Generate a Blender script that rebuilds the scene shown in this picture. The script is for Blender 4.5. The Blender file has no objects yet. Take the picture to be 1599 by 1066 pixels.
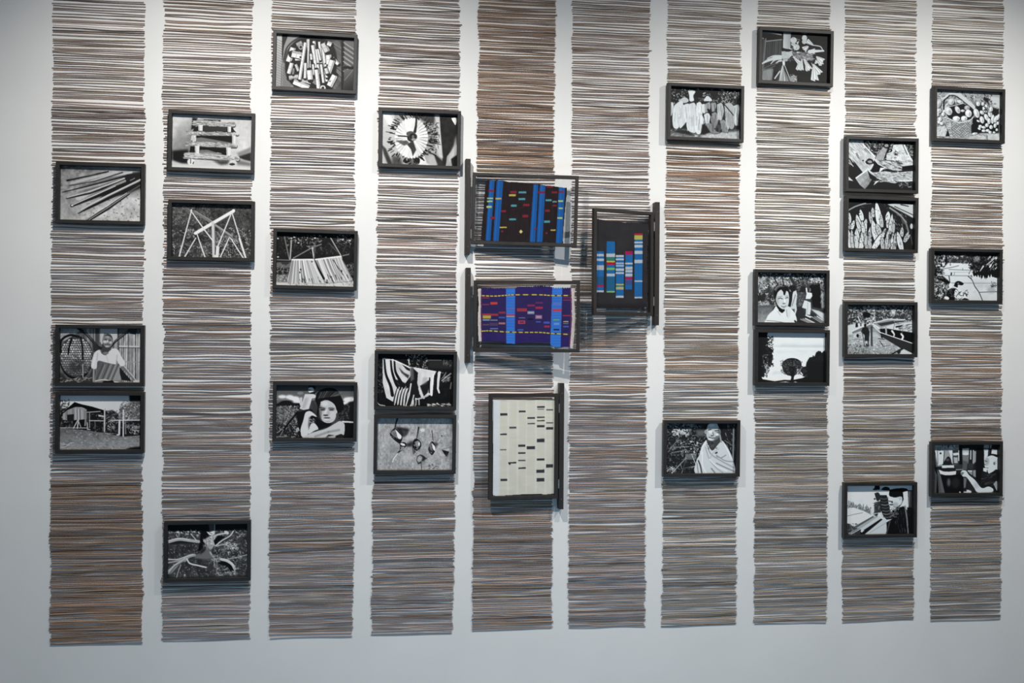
import bpy, bmesh, math
import numpy as np
from mathutils import Vector, Matrix

C = bpy.context.scene.collection
rnd = np.random.default_rng(7)

# ---------------------------------------------------------------- pictures: drawn as tone fields, stored as colour attributes on the print meshes
PW, PH = 400, 264


def smooth_noise(rng, h, w, cx, cy):
    gx, gy = max(2, int(w / max(cx, 1e-3)) + 2), max(2, int(h / max(cy, 1e-3)) + 2)
    g = rng.random((gy, gx))
    x = np.linspace(0, gx - 1.001, w); y = np.linspace(0, gy - 1.001, h)
    xi, yi = x.astype(int), y.astype(int)
    fx, fy = x - xi, y - yi
    fx = fx * fx * (3 - 2 * fx); fy = fy * fy * (3 - 2 * fy)
    a = g[yi][:, xi] * (1 - fx) + g[yi][:, xi + 1] * fx
    b = g[yi + 1][:, xi] * (1 - fx) + g[yi + 1][:, xi + 1] * fx
    return a * (1 - fy[:, None]) + b * fy[:, None]


def box_blur(m, r):
    r = int(max(1, round(r)))
    for ax in (0, 1):
        p = np.concatenate([np.repeat(m.take([0], ax), r + 1, ax), m, np.repeat(m.take([-1], ax), r, ax)], ax)
        c = np.cumsum(p, ax)
        n = m.shape[ax]
        m = (c.take(range(2 * r + 1, 2 * r + 1 + n), ax) - c.take(range(0, n), ax)) / (2 * r + 1)
    return m


def curve(pts, n=8):
    p = [np.array(pts[i:i + 2], float) for i in range(0, len(pts), 2)]
    if len(p) < 3:
        return list(pts)
    p = [2 * p[0] - p[1]] + p + [2 * p[-1] - p[-2]]
    out = []
    for i in range(1, len(p) - 2):
        for k in range(n):
            t = k / n
            q = .5 * (2 * p[i] + (p[i + 1] - p[i - 1]) * t + (2 * p[i - 1] - 5 * p[i] + 4 * p[i + 1] - p[i + 2]) * t * t
                      + (3 * p[i] - p[i - 1] - 3 * p[i + 1] + p[i + 2]) * t ** 3)
            out += [q[0], q[1]]
    return out + [p[-2][0], p[-2][1]]


class Pic:
    """tone canvas addressed in a free coordinate quad (corners TL TR BR BL)"""

    def __init__(s, q, base, seed=1, w=PW, h=PH):
        s.q = [float(v) for v in q]
        s.w, s.h = w, h
        s.rng = np.random.default_rng(seed)
        base = np.atleast_1d(np.array(base, float))
        s.nc = len(base)
        s.a = np.ones((h, w, s.nc)) * base
        s.alpha = None
        s.k = w / ((s.q[2] - s.q[0] + s.q[4] - s.q[6]) / 2)

    def m(s, u, v):
        x0, y0, x1, y1, x2, y2, x3, y3 = s.q
        t = (v - (y0 + y1) / 2) / ((y3 + y2 - y0 - y1) / 2)
        for _ in range(2):
            xl, xr = x0 + (x3 - x0) * t, x1 + (x2 - x1) * t
            r = (u - xl) / (xr - xl)
            yt, yb = y0 + (y1 - y0) * r, y3 + (y2 - y3) * r
            t = (v - yt) / (yb - yt)
        return r * s.w, t * s.h

    def pts(s, p):
        if len(p) == 2 and not np.isscalar(p[0]):
            p = [p[0][0], p[0][1], p[1][0], p[0][1], p[1][0], p[1][1], p[0][0], p[1][1]]
        return [s.m(p[i], p[i + 1]) for i in range(0, len(p), 2)]

    def blend(s, mask, tone, x0=0, y0=0):
        h, w = mask.shape
        r = s.a[y0:y0 + h, x0:x0 + w]
        r += (np.broadcast_to(np.array(tone, float), r.shape) - r) * mask[..., None]
        return s

    def mask(s, p, soft=0):
        c = s.pts(p)
        X, Y = np.meshgrid(np.arange(s.w) + .5, np.arange(s.h) + .5)
        ins = np.zeros((s.h, s.w), bool)
        for (xa, ya), (xb, yb) in zip(c, c[1:] + c[:1]):
            if ya == yb:
                continue
            cond = (ya > Y) != (yb > Y)
            ins ^= cond & (X < (xb - xa) * (Y - ya) / (yb - ya) + xa)
        mk = ins.astype(float)
        if soft:
            mk = box_blur(box_blur(mk, soft * s.k), soft * s.k)
        return mk

    def p(s, tone, *p, soft=0, op=1.):
        return s.blend(s.mask(list(p), soft) * op, tone)

    def c(s, tone, *p, soft=0, op=1.):          # closed smooth blob
        q = list(p)
        q = curve(q + q[:2])
        return s.blend(s.mask(q, soft) * op, tone)

    def g(s, x0, y0, t0, x1, y1, t1, poly=None, soft=0):
        (ax, ay), (bx, by) = s.m(x0, y0), s.m(x1, y1)
        X, Y = np.meshgrid(np.arange(s.w) + .5, np.arange(s.h) + .5)
        t = np.clip(((X - ax) * (bx - ax) + (Y - ay) * (by - ay)) / ((bx - ax) ** 2 + (by - ay) ** 2), 0, 1)[..., None]
        col = np.array(t0, float) * (1 - t) + np.array(t1, float) * t
        mk = np.ones((s.h, s.w)) if poly is None else s.mask(poly, soft)
        s.a += (col - s.a) * mk[..., None]
        return s

    def seg(s, tone, w0, w1, a, b, op=1.):
        (ax, ay), (bx, by) = s.m(*a), s.m(*b)
        r0, r1 = w0 * s.k / 2, w1 * s.k / 2
        R = max(r0, r1) + 1.5
        x0, x1 = int(max(0, min(ax, bx) - R)), int(min(s.w, max(ax, bx) + R + 1))
        y0, y1 = int(max(0, min(ay, by) - R)), int(min(s.h, max(ay, by) + R + 1))
        if x1 <= x0 or y1 <= y0:
            return s
        X, Y = np.meshgrid(np.arange(x0, x1) + .5, np.arange(y0, y1) + .5)
        dx, dy = bx - ax, by - ay
        t = np.clip(((X - ax) * dx + (Y - ay) * dy) / max(dx * dx + dy * dy, 1e-9), 0, 1)
        d = np.hypot(X - ax - t * dx, Y - ay - t * dy)
        return s.blend(np.clip(r0 + (r1 - r0) * t - d + .5, 0, 1) * op, tone, x0, y0)

    def l(s, tone, w, *p, cv=False, op=1.):
        w0, w1 = w if isinstance(w, tuple) else (w, w)
        q = curve(list(p)) if cv else list(p)
        n = len(q) // 2 - 1
        for i in range(n):
            s.seg(tone, w0 + (w1 - w0) * i / n, w0 + (w1 - w0) * (i + 1) / n, q[2 * i:2 * i + 2], q[2 * i + 2:2 * i + 4], op)
        return s

    def e(s, tone, cx, cy, rx, ry, rot=0, op=1., soft=0):
        a = math.radians(rot)
        p = []
        for i in range(28):
            t = i * math.tau / 28
            u, v = rx * math.cos(t), ry * math.sin(t)
            p += [cx + u * math.cos(a) - v * math.sin(a), cy + u * math.sin(a) + v * math.cos(a)]
        return s.p(tone, *p, soft=soft, op=op)

    def n(s, amp, sx, sy=None, poly=None, soft=0):   # additive mottling
        sy = sy or sx
        f = sum(smooth_noise(s.rng, s.h, s.w, sx * s.k / d, sy * s.k / d) * wt for d, wt in ((1, .55), (2.1, .45)))
        f = (f - .5) * 2 * amp
        if poly is not None:
            f = f * s.mask(poly, soft)
        s.a += f[..., None]
        return s

    def k_(s, n, poly, lo, hi, ln=25, w=12, ang=None, spread=90):   # random flecks
        c = np.array(poly).ravel()
        if len(c) == 4:
            inside = lambda u, v: True
            bx = (c[0], c[1], c[2], c[3])
        else:
            P = c.reshape(-1, 2)
            bx = (P[:, 0].min(), P[:, 1].min(), P[:, 0].max(), P[:, 1].max())

            def inside(u, v):
                r = False
                for (xa, ya), (xb, yb) in zip(P, np.roll(P, -1, 0)):
                    if (ya > v) != (yb > v) and u < (xb - xa) * (v - ya) / (yb - ya) + xa:
                        r = not r
                return r
        for _ in range(n):
            u, v = s.rng.uniform(bx[0], bx[2]), s.rng.uniform(bx[1], bx[3])
            if not inside(u, v):
                continue
            a = math.radians((ang or 0) + s.rng.uniform(-spread, spread))
            L = ln * s.rng.uniform(.4, 1.3) / 2
            ww = w * s.rng.uniform(.5, 1.3)
            t = s.rng.uniform(lo, hi)
            s.seg(t if s.nc == 1 else (t, t, t), ww, ww * .5, (u - L * math.cos(a), v - L * math.sin(a)), (u + L * math.cos(a), v + L * math.sin(a)))
        return s

    def down(s, f=2):
        h, w = s.h // f, s.w // f
        a = np.clip(s.a, 0, 255)[:h * f, :w * f].reshape(h, f, w, f, s.nc).mean((1, 3))
        return a


PICS = {}


def pic(f):
    PICS[f.__name__] = f
    return f


@pic
def A1():
    P = Pic((160, 130, 1430, 180, 1420, 1005, 160, 970), 165, 11)
    P.g(200, 200, 120, 800, 800, 200).n(28, 160).n(22, 45)
    P.n(45, 90, 60, poly=(160, 130, 760, 130, 420, 420, 200, 700, 160, 700), soft=40)
    P.k_(90, (420, 560, 1420, 1000), 110, 150, 22, 16)
    P.c(70, 420, 450, 800, 330, 1150, 260, 1400, 220, 1430, 520, 1150, 600, 760, 640, 520, 560, soft=55, op=.55)
    P.p(42, 1130, 340, 1200, 265, 1430, 225, 1425, 480, 1200, 570, 980, 620, 760, 640, 940, 470, soft=14)
    P.l(190, 34, 320, 405, 700, 310, 1040, 240, op=.8).l(200, 30, 560, 400, 900, 300, 1260, 245, op=.85)
    P.l(185, 30, 420, 520, 760, 430, 1060, 330, op=.7).l(205, 50, 420, 640, 760, 500, op=.7)
    P.l(35, (28, 20), 262, 362, 560, 300, 900, 228).l(120, 8, 300, 340, 700, 262)
    P.l(70, (16, 22), 300, 442, 700, 372, 1120, 245).l(40, (14, 30), 190, 542, 560, 455, 900, 370, 1200, 290)
    P.l(45, (20, 40), 255, 640, 620, 560, 900, 460, 1150, 380).l(205, (10, 18), 262, 626, 600, 532, 900, 430, 1150, 335)
    P.l(38, (50, 70), 335, 750, 700, 610, 1000, 490, 1200, 400).l(150, (22, 34), 345, 730, 700, 580, 1000, 440, 1160, 375)
    P.l(225, 9, 360, 735, 700, 585, 1010, 452).l(60, 6, 400, 738, 800, 560).e(210, 340, 745, 18, 14)
    P.l(40, (30, 60), 440, 860, 640, 765, 900, 640, 1150, 520, 1420, 400).l(175, (34, 26), 430, 845, 640, 720, 900, 595, 1200, 455, 1410, 358)
    P.l(225, 8, 480, 810, 900, 590, 1400, 350).l(50, (60, 50), 580, 975, 900, 790, 1210, 570).l(215, 10, 560, 965, 900, 740, 1220, 540)
    P.l(200, 7, 600, 968, 920, 765, 1230, 555).l(90, 20, 1200, 560, 1400, 440).l(150, 10, 1240, 370, 1310, 335)
    return P


@pic
def A2():
    P = Pic((155, 105, 1425, 120, 1420, 940, 155, 940), 95, 12)
    P.n(35, 60)
    P.p(150, 155, 105, 500, 105, 330, 250, 155, 330).n(30, 30, poly=(155, 105, 500, 105, 330, 250, 155, 330))
    # fence on the right: upright laths
    P.p(105, 520, 105, 1425, 105, 1425, 940, 700, 940, 560, 400)
    for i in range(46):
        x = 1030 + i * 9
        P.l(P.rng.uniform(85, 205), P.rng.uniform(6, 16), x, 190 + max(0, 1200 - x) * .5, x + P.rng.uniform(-8, 8), 930)
    for i in range(26):
        x = 560 + i * 18
        P.l(P.rng.uniform(40, 170), P.rng.uniform(8, 20), x, 105, x + 6, 480)
    P.n(30, 40, 90, poly=(1000, 200, 1425, 150, 1425, 930, 1000, 930))
    P.l(195, 22, 1060, 385, 1400, 392).l(70, 10, 1060, 408, 1400, 414).l(150, 14, 1180, 622, 1420, 628)
    P.l(40, 16, 1055, 110, 1055, 480).l(60, 10, 1215, 210, 1215, 600).p(60, 1210, 105, 1360, 105, 1330, 215, 1240, 190)
    P.p(185, 770, 105, 1040, 105, 1040, 300, 960, 360, 940, 200, 840, 180, 800, 330, 770, 320, soft=6)
    P.l(45, 44, 430, 105, 560, 200, 740, 400, 800, 420).l(110, 12, 520, 150, 700, 350)
    P.l(40, 38, 900, 430, 1010, 310, 1220, 150).l(120, 10, 960, 340, 1200, 160)
    P.p(55, 640, 250, 740, 400, 760, 480, 660, 470, soft=8)
    # basket
    P.e(28, 405, 560, 262, 335).e(75, 405, 545, 255, 310)
    for i in range(15):
        for j in range(17):
            x, y = 165 + i * 36 + (j % 2) * 18, 255 + j * 35
            d = ((x - 405) / 245) ** 2 + ((y - 545) / 290) ** 2
            if d < 1:
                t = P.rng.uniform(140, 225) * (1 - .45 * max(0, (y - 520) / 350))
                P.e(t, x, y, 17 + P.rng.uniform(-4, 3), 12 + P.rng.uniform(-3, 3), P.rng.uniform(-40, 40))
    P.e(55, 420, 690, 130, 110, soft=22, op=.75)
    P.k_(60, (330, 520, 640, 800), 30, 200, 26, 8)
    P.l(20, 26, 330, 270, 290, 420, 280, 500, cv=True).l(20, 24, 470, 250, 500, 420, 505, 580, cv=True)
    P.l(30, 36, 160, 480, 170, 300, 300, 215, 440, 240, cv=True).l(170, 14, 505, 660, 510, 870)
    P.p(60, 155, 780, 300, 900, 600, 860, 660, 700, 700, 940, 155, 940, soft=8).k_(40, (155, 860, 640, 940), 60, 215, 60, 12, -20, 40)
    # figure
    P.l(75, 60, 690, 720, 685, 900).l(150, 26, 678, 730, 672, 920)
    P.p(130, 690, 640, 1060, 650, 1100, 800, 1100, 940, 680, 940, 710, 780)
    P.g(700, 640, 85, 1080, 860, 150, poly=(720, 620, 1040, 640, 1095, 830, 1095, 900, 960, 915, 700, 900, 720, 760), soft=2)
    for x in (760, 850, 930, 1000):
        P.l(70, 26, x + 60, 660, x - 40, 890, op=.6).l(165, 16, x + 90, 670, x, 890, op=.5)
    P.l(205, 14, 700, 915, 830, 895, 960, 920, 1060, 935, cv=True).p(30, 830, 915, 970, 905, 1000, 940, 800, 940)
    P.l(115, (54, 30), 1120, 700, 1230, 800, 1330, 925).l(190, 14, 1150, 690, 1290, 850, 1330, 900).p(40, 1080, 700, 1130, 760, 1270, 920, 1110, 900, 1080, 800)
    P.e(200, 1350, 918, 60, 16)
    P.c(208, 770, 440, 720, 455, 670, 520, 635, 700, 715, 725, 740, 610, 860, 630, 1015, 660, 1030, 600, 1100, 690, 1165, 650, 1100, 530, 1040, 430, 940, 430, 870, 520, 800, 500)
    P.l(150, 12, 725, 600, 735, 490, op=.6).l(150, 14, 1025, 640, 1040, 520, op=.6).l(165, 10, 870, 520, 900, 620, op=.5).l(235, 20, 690, 560, 660, 690, op=.7)
    P.p(70, 790, 430, 830, 380, 930, 390, 945, 435, 870, 500, soft=3).e(120, 860, 490, 45, 20)
    P.c(125, 815, 250, 850, 205, 930, 205, 970, 270, 965, 350, 920, 400, 850, 390, 815, 330)
    P.c(70, 830, 230, 890, 195, 950, 225, 968, 290, 940, 250, 880, 225).e(205, 848, 316, 30, 24, soft=5, op=.9).e(195, 935, 330, 22, 22, soft=5, op=.9).e(205, 888, 312, 11, 26, soft=3)
    P.e(70, 858, 284, 24, 10, soft=3).e(70, 925, 294, 22, 10, soft=3).e(60, 888, 342, 14, 6, soft=2).l(62, 9, 848, 358, 888, 366, 926, 356, cv=True).e(178, 882, 388, 32, 14, soft=4).e(165, 890, 246, 30, 14, soft=5).l(80, 5, 832, 340, 850, 360).l(80, 5, 940, 350, 928, 368)
    P.e(190, 800, 330, 12, 26)
    return P


@pic
def A3():
    P = Pic((150, 100, 1420, 105, 1415, 935, 148, 938), 120, 13)
    P.g(150, 100, 225, 900, 420, 200)
    P.g(150, 600, 100, 150, 900, 150, poly=(148, 595, 560, 610, 850, 690, 1420, 720, 1420, 940, 148, 940))
    P.n(25, 50, 25, poly=((148, 600), (1420, 940))).k_(260, (148, 640, 1420, 938), 70, 200, 24, 8, 0, 60)
    P.p(35, 148, 600, 148, 400, 560, 300, 860, 340, 1080, 480, 1420, 480, 1420, 720, 1130, 740, 850, 690, 560, 640)
    P.k_(240, (560, 380, 1420, 700), 25, 170, 34, 8).k_(70, (148, 480, 560, 600), 20, 150, 30, 10)
    P.p(95, 1080, 300, 1250, 200, 1420, 180, 1420, 480, 1080, 480, soft=8).k_(220, (1080, 200, 1420, 480), 40, 215, 36, 12)
    P.p(30, 1220, 105, 1420, 105, 1420, 190, 1230, 200, soft=10).p(45, 860, 350, 960, 330, 1060, 400, 1060, 470, 870, 470, soft=6).k_(60, (860, 340, 1070, 480), 40, 180, 22, 9)
    P.k_(60, (148, 180, 300, 320), 30, 120, 30, 12).p(40, 148, 330, 200, 300, 250, 300, 160, 430, soft=5)
    # house
    P.p(150, 170, 440, 260, 320, 380, 260, 560, 320, 560, 470, 360, 490, 200, 480)
    for i in range(38):
        x = 190 + i * 10
        P.l(P.rng.uniform(100, 215), 8, x, 300 + abs(x - 380) * .25, x + 4, 470)
    P.p(22, 148, 400, 260, 300, 370, 205, 480, 240, 640, 275, 870, 345, 880, 400, 640, 340, 470, 285, 390, 280, 260, 330, 165, 410)
    P.p(40, 255, 400, 365, 390, 360, 500, 260, 500).p(28, 360, 485, 550, 470, 560, 610, 340, 610)
    P.l(200, 14, 355, 610, 420, 490).l(205, 16, 415, 610, 435, 480).l(170, 12, 470, 590, 430, 490).l(190, 12, 535, 570, 540, 470)
    P.l(190, 10, 560, 365, 770, 350).l(150, 12, 605, 360, 605, 600).l(120, 10, 690, 490, 690, 620)
    P.p(190, 740, 400, 840, 420, 840, 440, 745, 430).l(160, 24, 840, 320, 838, 660).l(205, 10, 836, 300, 830, 650)
    P.l(190, 12, 600, 492, 820, 496).l(205, 14, 940, 490, 1420, 486).l(205, 30, 1072, 490, 1066, 700).l(215, 18, 1130, 330, 1130, 735).l(150, 12, 1160, 520, 1170, 700)
    P.e(205, 1050, 712, 28, 10).l(190, 14, 565, 520, 575, 625, 610, 630)
    P.k_(30, (870, 440, 1000, 640), 120, 215, 46, 8).e(190, 1320, 600, 60, 30, op=.5).k_(50, (1180, 560, 1420, 720), 90, 215, 36, 12)
    P.l(215, 8, 148, 600, 560, 605).p(215, 760, 670, 900, 690, 1050, 690, 900, 700, soft=4)
    P.l(200, 7, 150, 910, 240, 890, 300, 840, 360, 830, cv=True).l(210, 6, 170, 850, 300, 870, cv=True)
    P.p(30, 1150, 940, 1250, 905, 1420, 890, 1420, 940, soft=10)
    return P


@pic
def B1():
    P = Pic((218, 105, 1440, 165, 1420, 972, 215, 918), 205, 14)
    P.g(220, 200, 225, 480, 500, 130, poly=(218, 105, 560, 105, 470, 700, 218, 700)).g(1200, 200, 195, 1420, 900, 215, poly=(1140, 150, 1440, 150, 1440, 980, 1180, 980), soft=10)
    P.p(205, 218, 100, 520, 110, 400, 190, 260, 260, 218, 420, soft=25).n(16, 120).n(10, 40)
    P.p(30, 218, 660, 460, 640, 460, 860, 360, 860, 218, 800, soft=16).g(220, 840, 200, 220, 930, 230, poly=(215, 830, 450, 870, 1420, 880, 1420, 980, 215, 930), soft=14)
    P.p(140, 1200, 700, 1420, 610, 1420, 680, 1240, 760, soft=12).p(45, 1210, 760, 1420, 690, 1420, 830, 1300, 800, soft=8).p(120, 1210, 800, 1420, 850, 1420, 900, 1200, 880, soft=14)
    P.p(40, 520, 160, 600, 170, 560, 330, 500, 340, soft=6)
    # openings between the boards
    P.p(38, 600, 290, 1130, 300, 1190, 400, 520, 370, 560, 300).p(30, 560, 430, 1130, 440, 1130, 560, 570, 560, 500, 520).p(28, 490, 590, 1060, 610, 1120, 760, 470, 720)
    P.p(60, 690, 290, 1050, 300, 1050, 380, 690, 370, soft=10).p(45, 1110, 340, 1150, 340, 1215, 410, 1060, 400)
    P.p(120, 560, 470, 660, 460, 1150, 550, 1150, 600, 560, 560, soft=4).p(120, 640, 650, 760, 650, 1110, 760, 1110, 800, 600, 760, soft=4)
    P.l(150, 30, 600, 200, 800, 195, 1080, 205).p(60, 690, 185, 980, 200, 980, 225, 690, 210).l(205, 34, 970, 208, 1090, 215).l(60, 6, 720, 235, 740, 290)
    for (a, b, c, d, w) in ((560, 235, 1150, 270, 62), (455, 385, 1215, 415, 34), (460, 550, 1180, 590, 52), (435, 725, 1210, 785, 74)):
        P.l(70, w + 16, a, b + 10, c, d + 10).l(205, w, a, b, c, d)
        n = (c - a)
        P.k_(110, (a - 20, b - w / 2, a + n * .33, b + w / 2 + n * .02, ), 90, 235, 60, 7, 3, 6)
        P.k_(110, (a + n * .33, b - w / 2 + 8, a + n * .66, b + w / 2 + n * .04), 90, 235, 60, 7, 3, 6)
        P.k_(110, (a + n * .66, d - w / 2 - 8, c, d + w / 2), 90, 235, 60, 7, 3, 6)
    for (x0, x1, y0, y1) in ((610, 680, 270, 360), (1060, 1115, 300, 380), (520, 580, 425, 520), (1130, 1185, 430, 560), (560, 630, 590, 710), (1040, 1110, 615, 740)):
        P.p(222, x0, y0, x1, y0, x1 - 5, y1, x0 + 5, y1).l(150, 8, x0 + 12, y0 + 10, x0 + 16, y1 - 10)
    P.p(200, 515, 500, 580, 430, 560, 520, 530, 540).e(120, 1155, 250, 24, 24, op=.6)
    P.e(225, 505, 830, 55, 50).l(40, 12, 500, 785, 498, 850).e(35, 540, 845, 8, 22, 20)
    P.e(205, 1140, 845, 60, 40).e(50, 1130, 870, 45, 18).l(220, 10, 1090, 830, 1160, 820).p(70, 820, 810, 1090, 810, 1060, 870, 960, 880, soft=14)
    return P


@pic
def B2():
    P = Pic((225, 105, 1435, 140, 1420, 940, 222, 918), 70, 15)
    P.n(30, 130).n(26, 40)
    P.k_(420, (225, 150, 800, 440), 50, 150, 34, 10).k_(260, (700, 160, 1430, 440), 35, 110, 34, 10).k_(600, (225, 480, 1430, 930), 35, 190, 30, 11)
    P.k_(110, (225, 640, 1430, 930), 140, 225, 18, 8).p(40, 225, 600, 560, 560, 820, 640, 820, 700, 225, 700, soft=22, op=.6)
    P.k_(50, (440, 500, 560, 640), 150, 230, 26, 6).k_(40, (900, 600, 1250, 690), 130, 215, 30, 10)
    P.l(120, 42, 560, 235, 820, 395).l(150, 12, 570, 225, 830, 380).l(135, 34, 880, 440, 1125, 605).l(170, 10, 880, 432, 1120, 595)
    P.l(232, 46, 575, 560, 840, 405, 1150, 228).l(150, 8, 600, 575, 1150, 255).e(235, 1155, 222, 22, 24)
    P.l(205, 44, 840, 410, 852, 920).l(140, 12, 862, 420, 872, 900)
    P.l(225, 62, 905, 780, 890, 930).l(40, 14, 880, 770, 872, 880)
    for p in ((512, 220, 330, 915), (512, 230, 690, 480, 850, 690), (580, 630, 415, 915), (600, 580, 720, 925), (1125, 250, 905, 775), (1130, 250, 1340, 935), (1090, 620, 945, 930), (1105, 630, 1300, 935)):
        P.l(220, (15, 20), *p)
    P.l(225, 24, 1240, 640, 1335, 935).e(225, 512, 215, 13, 20)
    return P


@pic
def B3():
    P = Pic((155, 115, 1380, 110, 1378, 935, 155, 955), 62, 16)
    P.n(22, 100)
    P.k_(800, (155, 230, 1380, 950), 20, 150, 24, 10).k_(260, (860, 220, 1380, 900), 90, 190, 30, 11)
    P.p(16, 155, 110, 1380, 110, 1380, 200, 1000, 210, 700, 220, 155, 225, soft=10).k_(50, (155, 215, 680, 330), 90, 220, 30, 12)
    P.e(225, 300, 238, 24, 16).e(215, 460, 235, 16, 12).e(205, 550, 235, 18, 10)
    P.p(20, 660, 110, 790, 110, 770, 320, 720, 480, 600, 560, 640, 400, soft=6).p(70, 770, 110, 870, 110, 860, 300, 800, 300, soft=4)
    P.l(170, 10, 868, 115, 866, 300)
    P.p(105, 720, 420, 800, 400, 820, 560, 830, 660, 700, 670, 560, 650, 560, 600, 680, 560, soft=10).p(45, 690, 450, 740, 430, 720, 540, 640, 600, soft=8)
    P.c(165, 690, 370, 780, 320, 860, 300, 880, 400, 850, 470, 800, 520, 760, 460, 700, 400, soft=3).n(40, 30, poly=((680, 300), (880, 520)))
    P.k_(50, (690, 320, 870, 520), 60, 215, 26, 10)
    P.c(215, 740, 240, 800, 245, 860, 225, 850, 290, 790, 290).l(60, 8, 780, 250, 830, 280)
    P.l(40, 44, 190, 410, 400, 395, 640, 405).l(165, 44, 165, 388, 320, 352, 480, 372, 620, 392, cv=True).l(200, 12, 165, 372, 320, 338, 480, 360, cv=True).l(190, 12, 500, 270, 590, 375)
    P.l(185, 22, 860, 320, 920, 285, 1050, 265, cv=True).l(205, 14, 880, 460, 980, 380, 1100, 310, 1160, 230, cv=True).l(170, 16, 880, 465, 1000, 440, 1100, 410).e(195, 1050, 255, 40, 24, 30)
    P.c(22, 850, 380, 920, 310, 1020, 320, 960, 370, 880, 440, soft=4).k_(60, (1020, 420, 1230, 520), 130, 215, 30, 12)
    P.l(150, (40, 60), 560, 600, 470, 620, 400, 680, cv=True).l(185, 18, 540, 590, 440, 620, 300, 665, 155, 665, cv=True).l(165, 18, 430, 650, 300, 690, 155, 718, cv=True)
    P.l(150, (36, 70), 430, 660, 300, 740, 175, 860, cv=True).l(70, 10, 400, 700, 260, 780, 170, 900).l(190, 10, 420, 650, 250, 760, 165, 850)
    P.l(200, 20, 440, 660, 490, 730, 620, 765, 740, 795, cv=True).l(150, 14, 350, 750, 310, 860, 285, 950, cv=True)
    P.l(160, 26, 800, 560, 850, 640, 920, 700, cv=True).l(25, 60, 960, 720, 1080, 760, 1160, 860, cv=True).l(185, 40, 930, 665, 1050, 690, 1140, 750, 1180, 820, cv=True).l(215, 12, 960, 660, 1070, 685, 1160, 760, cv=True).l(160, 22, 1180, 800, 1180, 890)
    P.k_(60, (830, 600, 960, 720), 30, 215, 40, 8).k_(60, (860, 850, 1200, 930), 60, 200, 50, 8, 20, 30).l(150, 8, 870, 660, 855, 780).l(160, 8, 905, 700, 900, 900)
    P.l(200, 8, 1060, 670, 1220, 640, 1380, 600).e(205, 410, 912, 12, 10)
    return P


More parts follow.
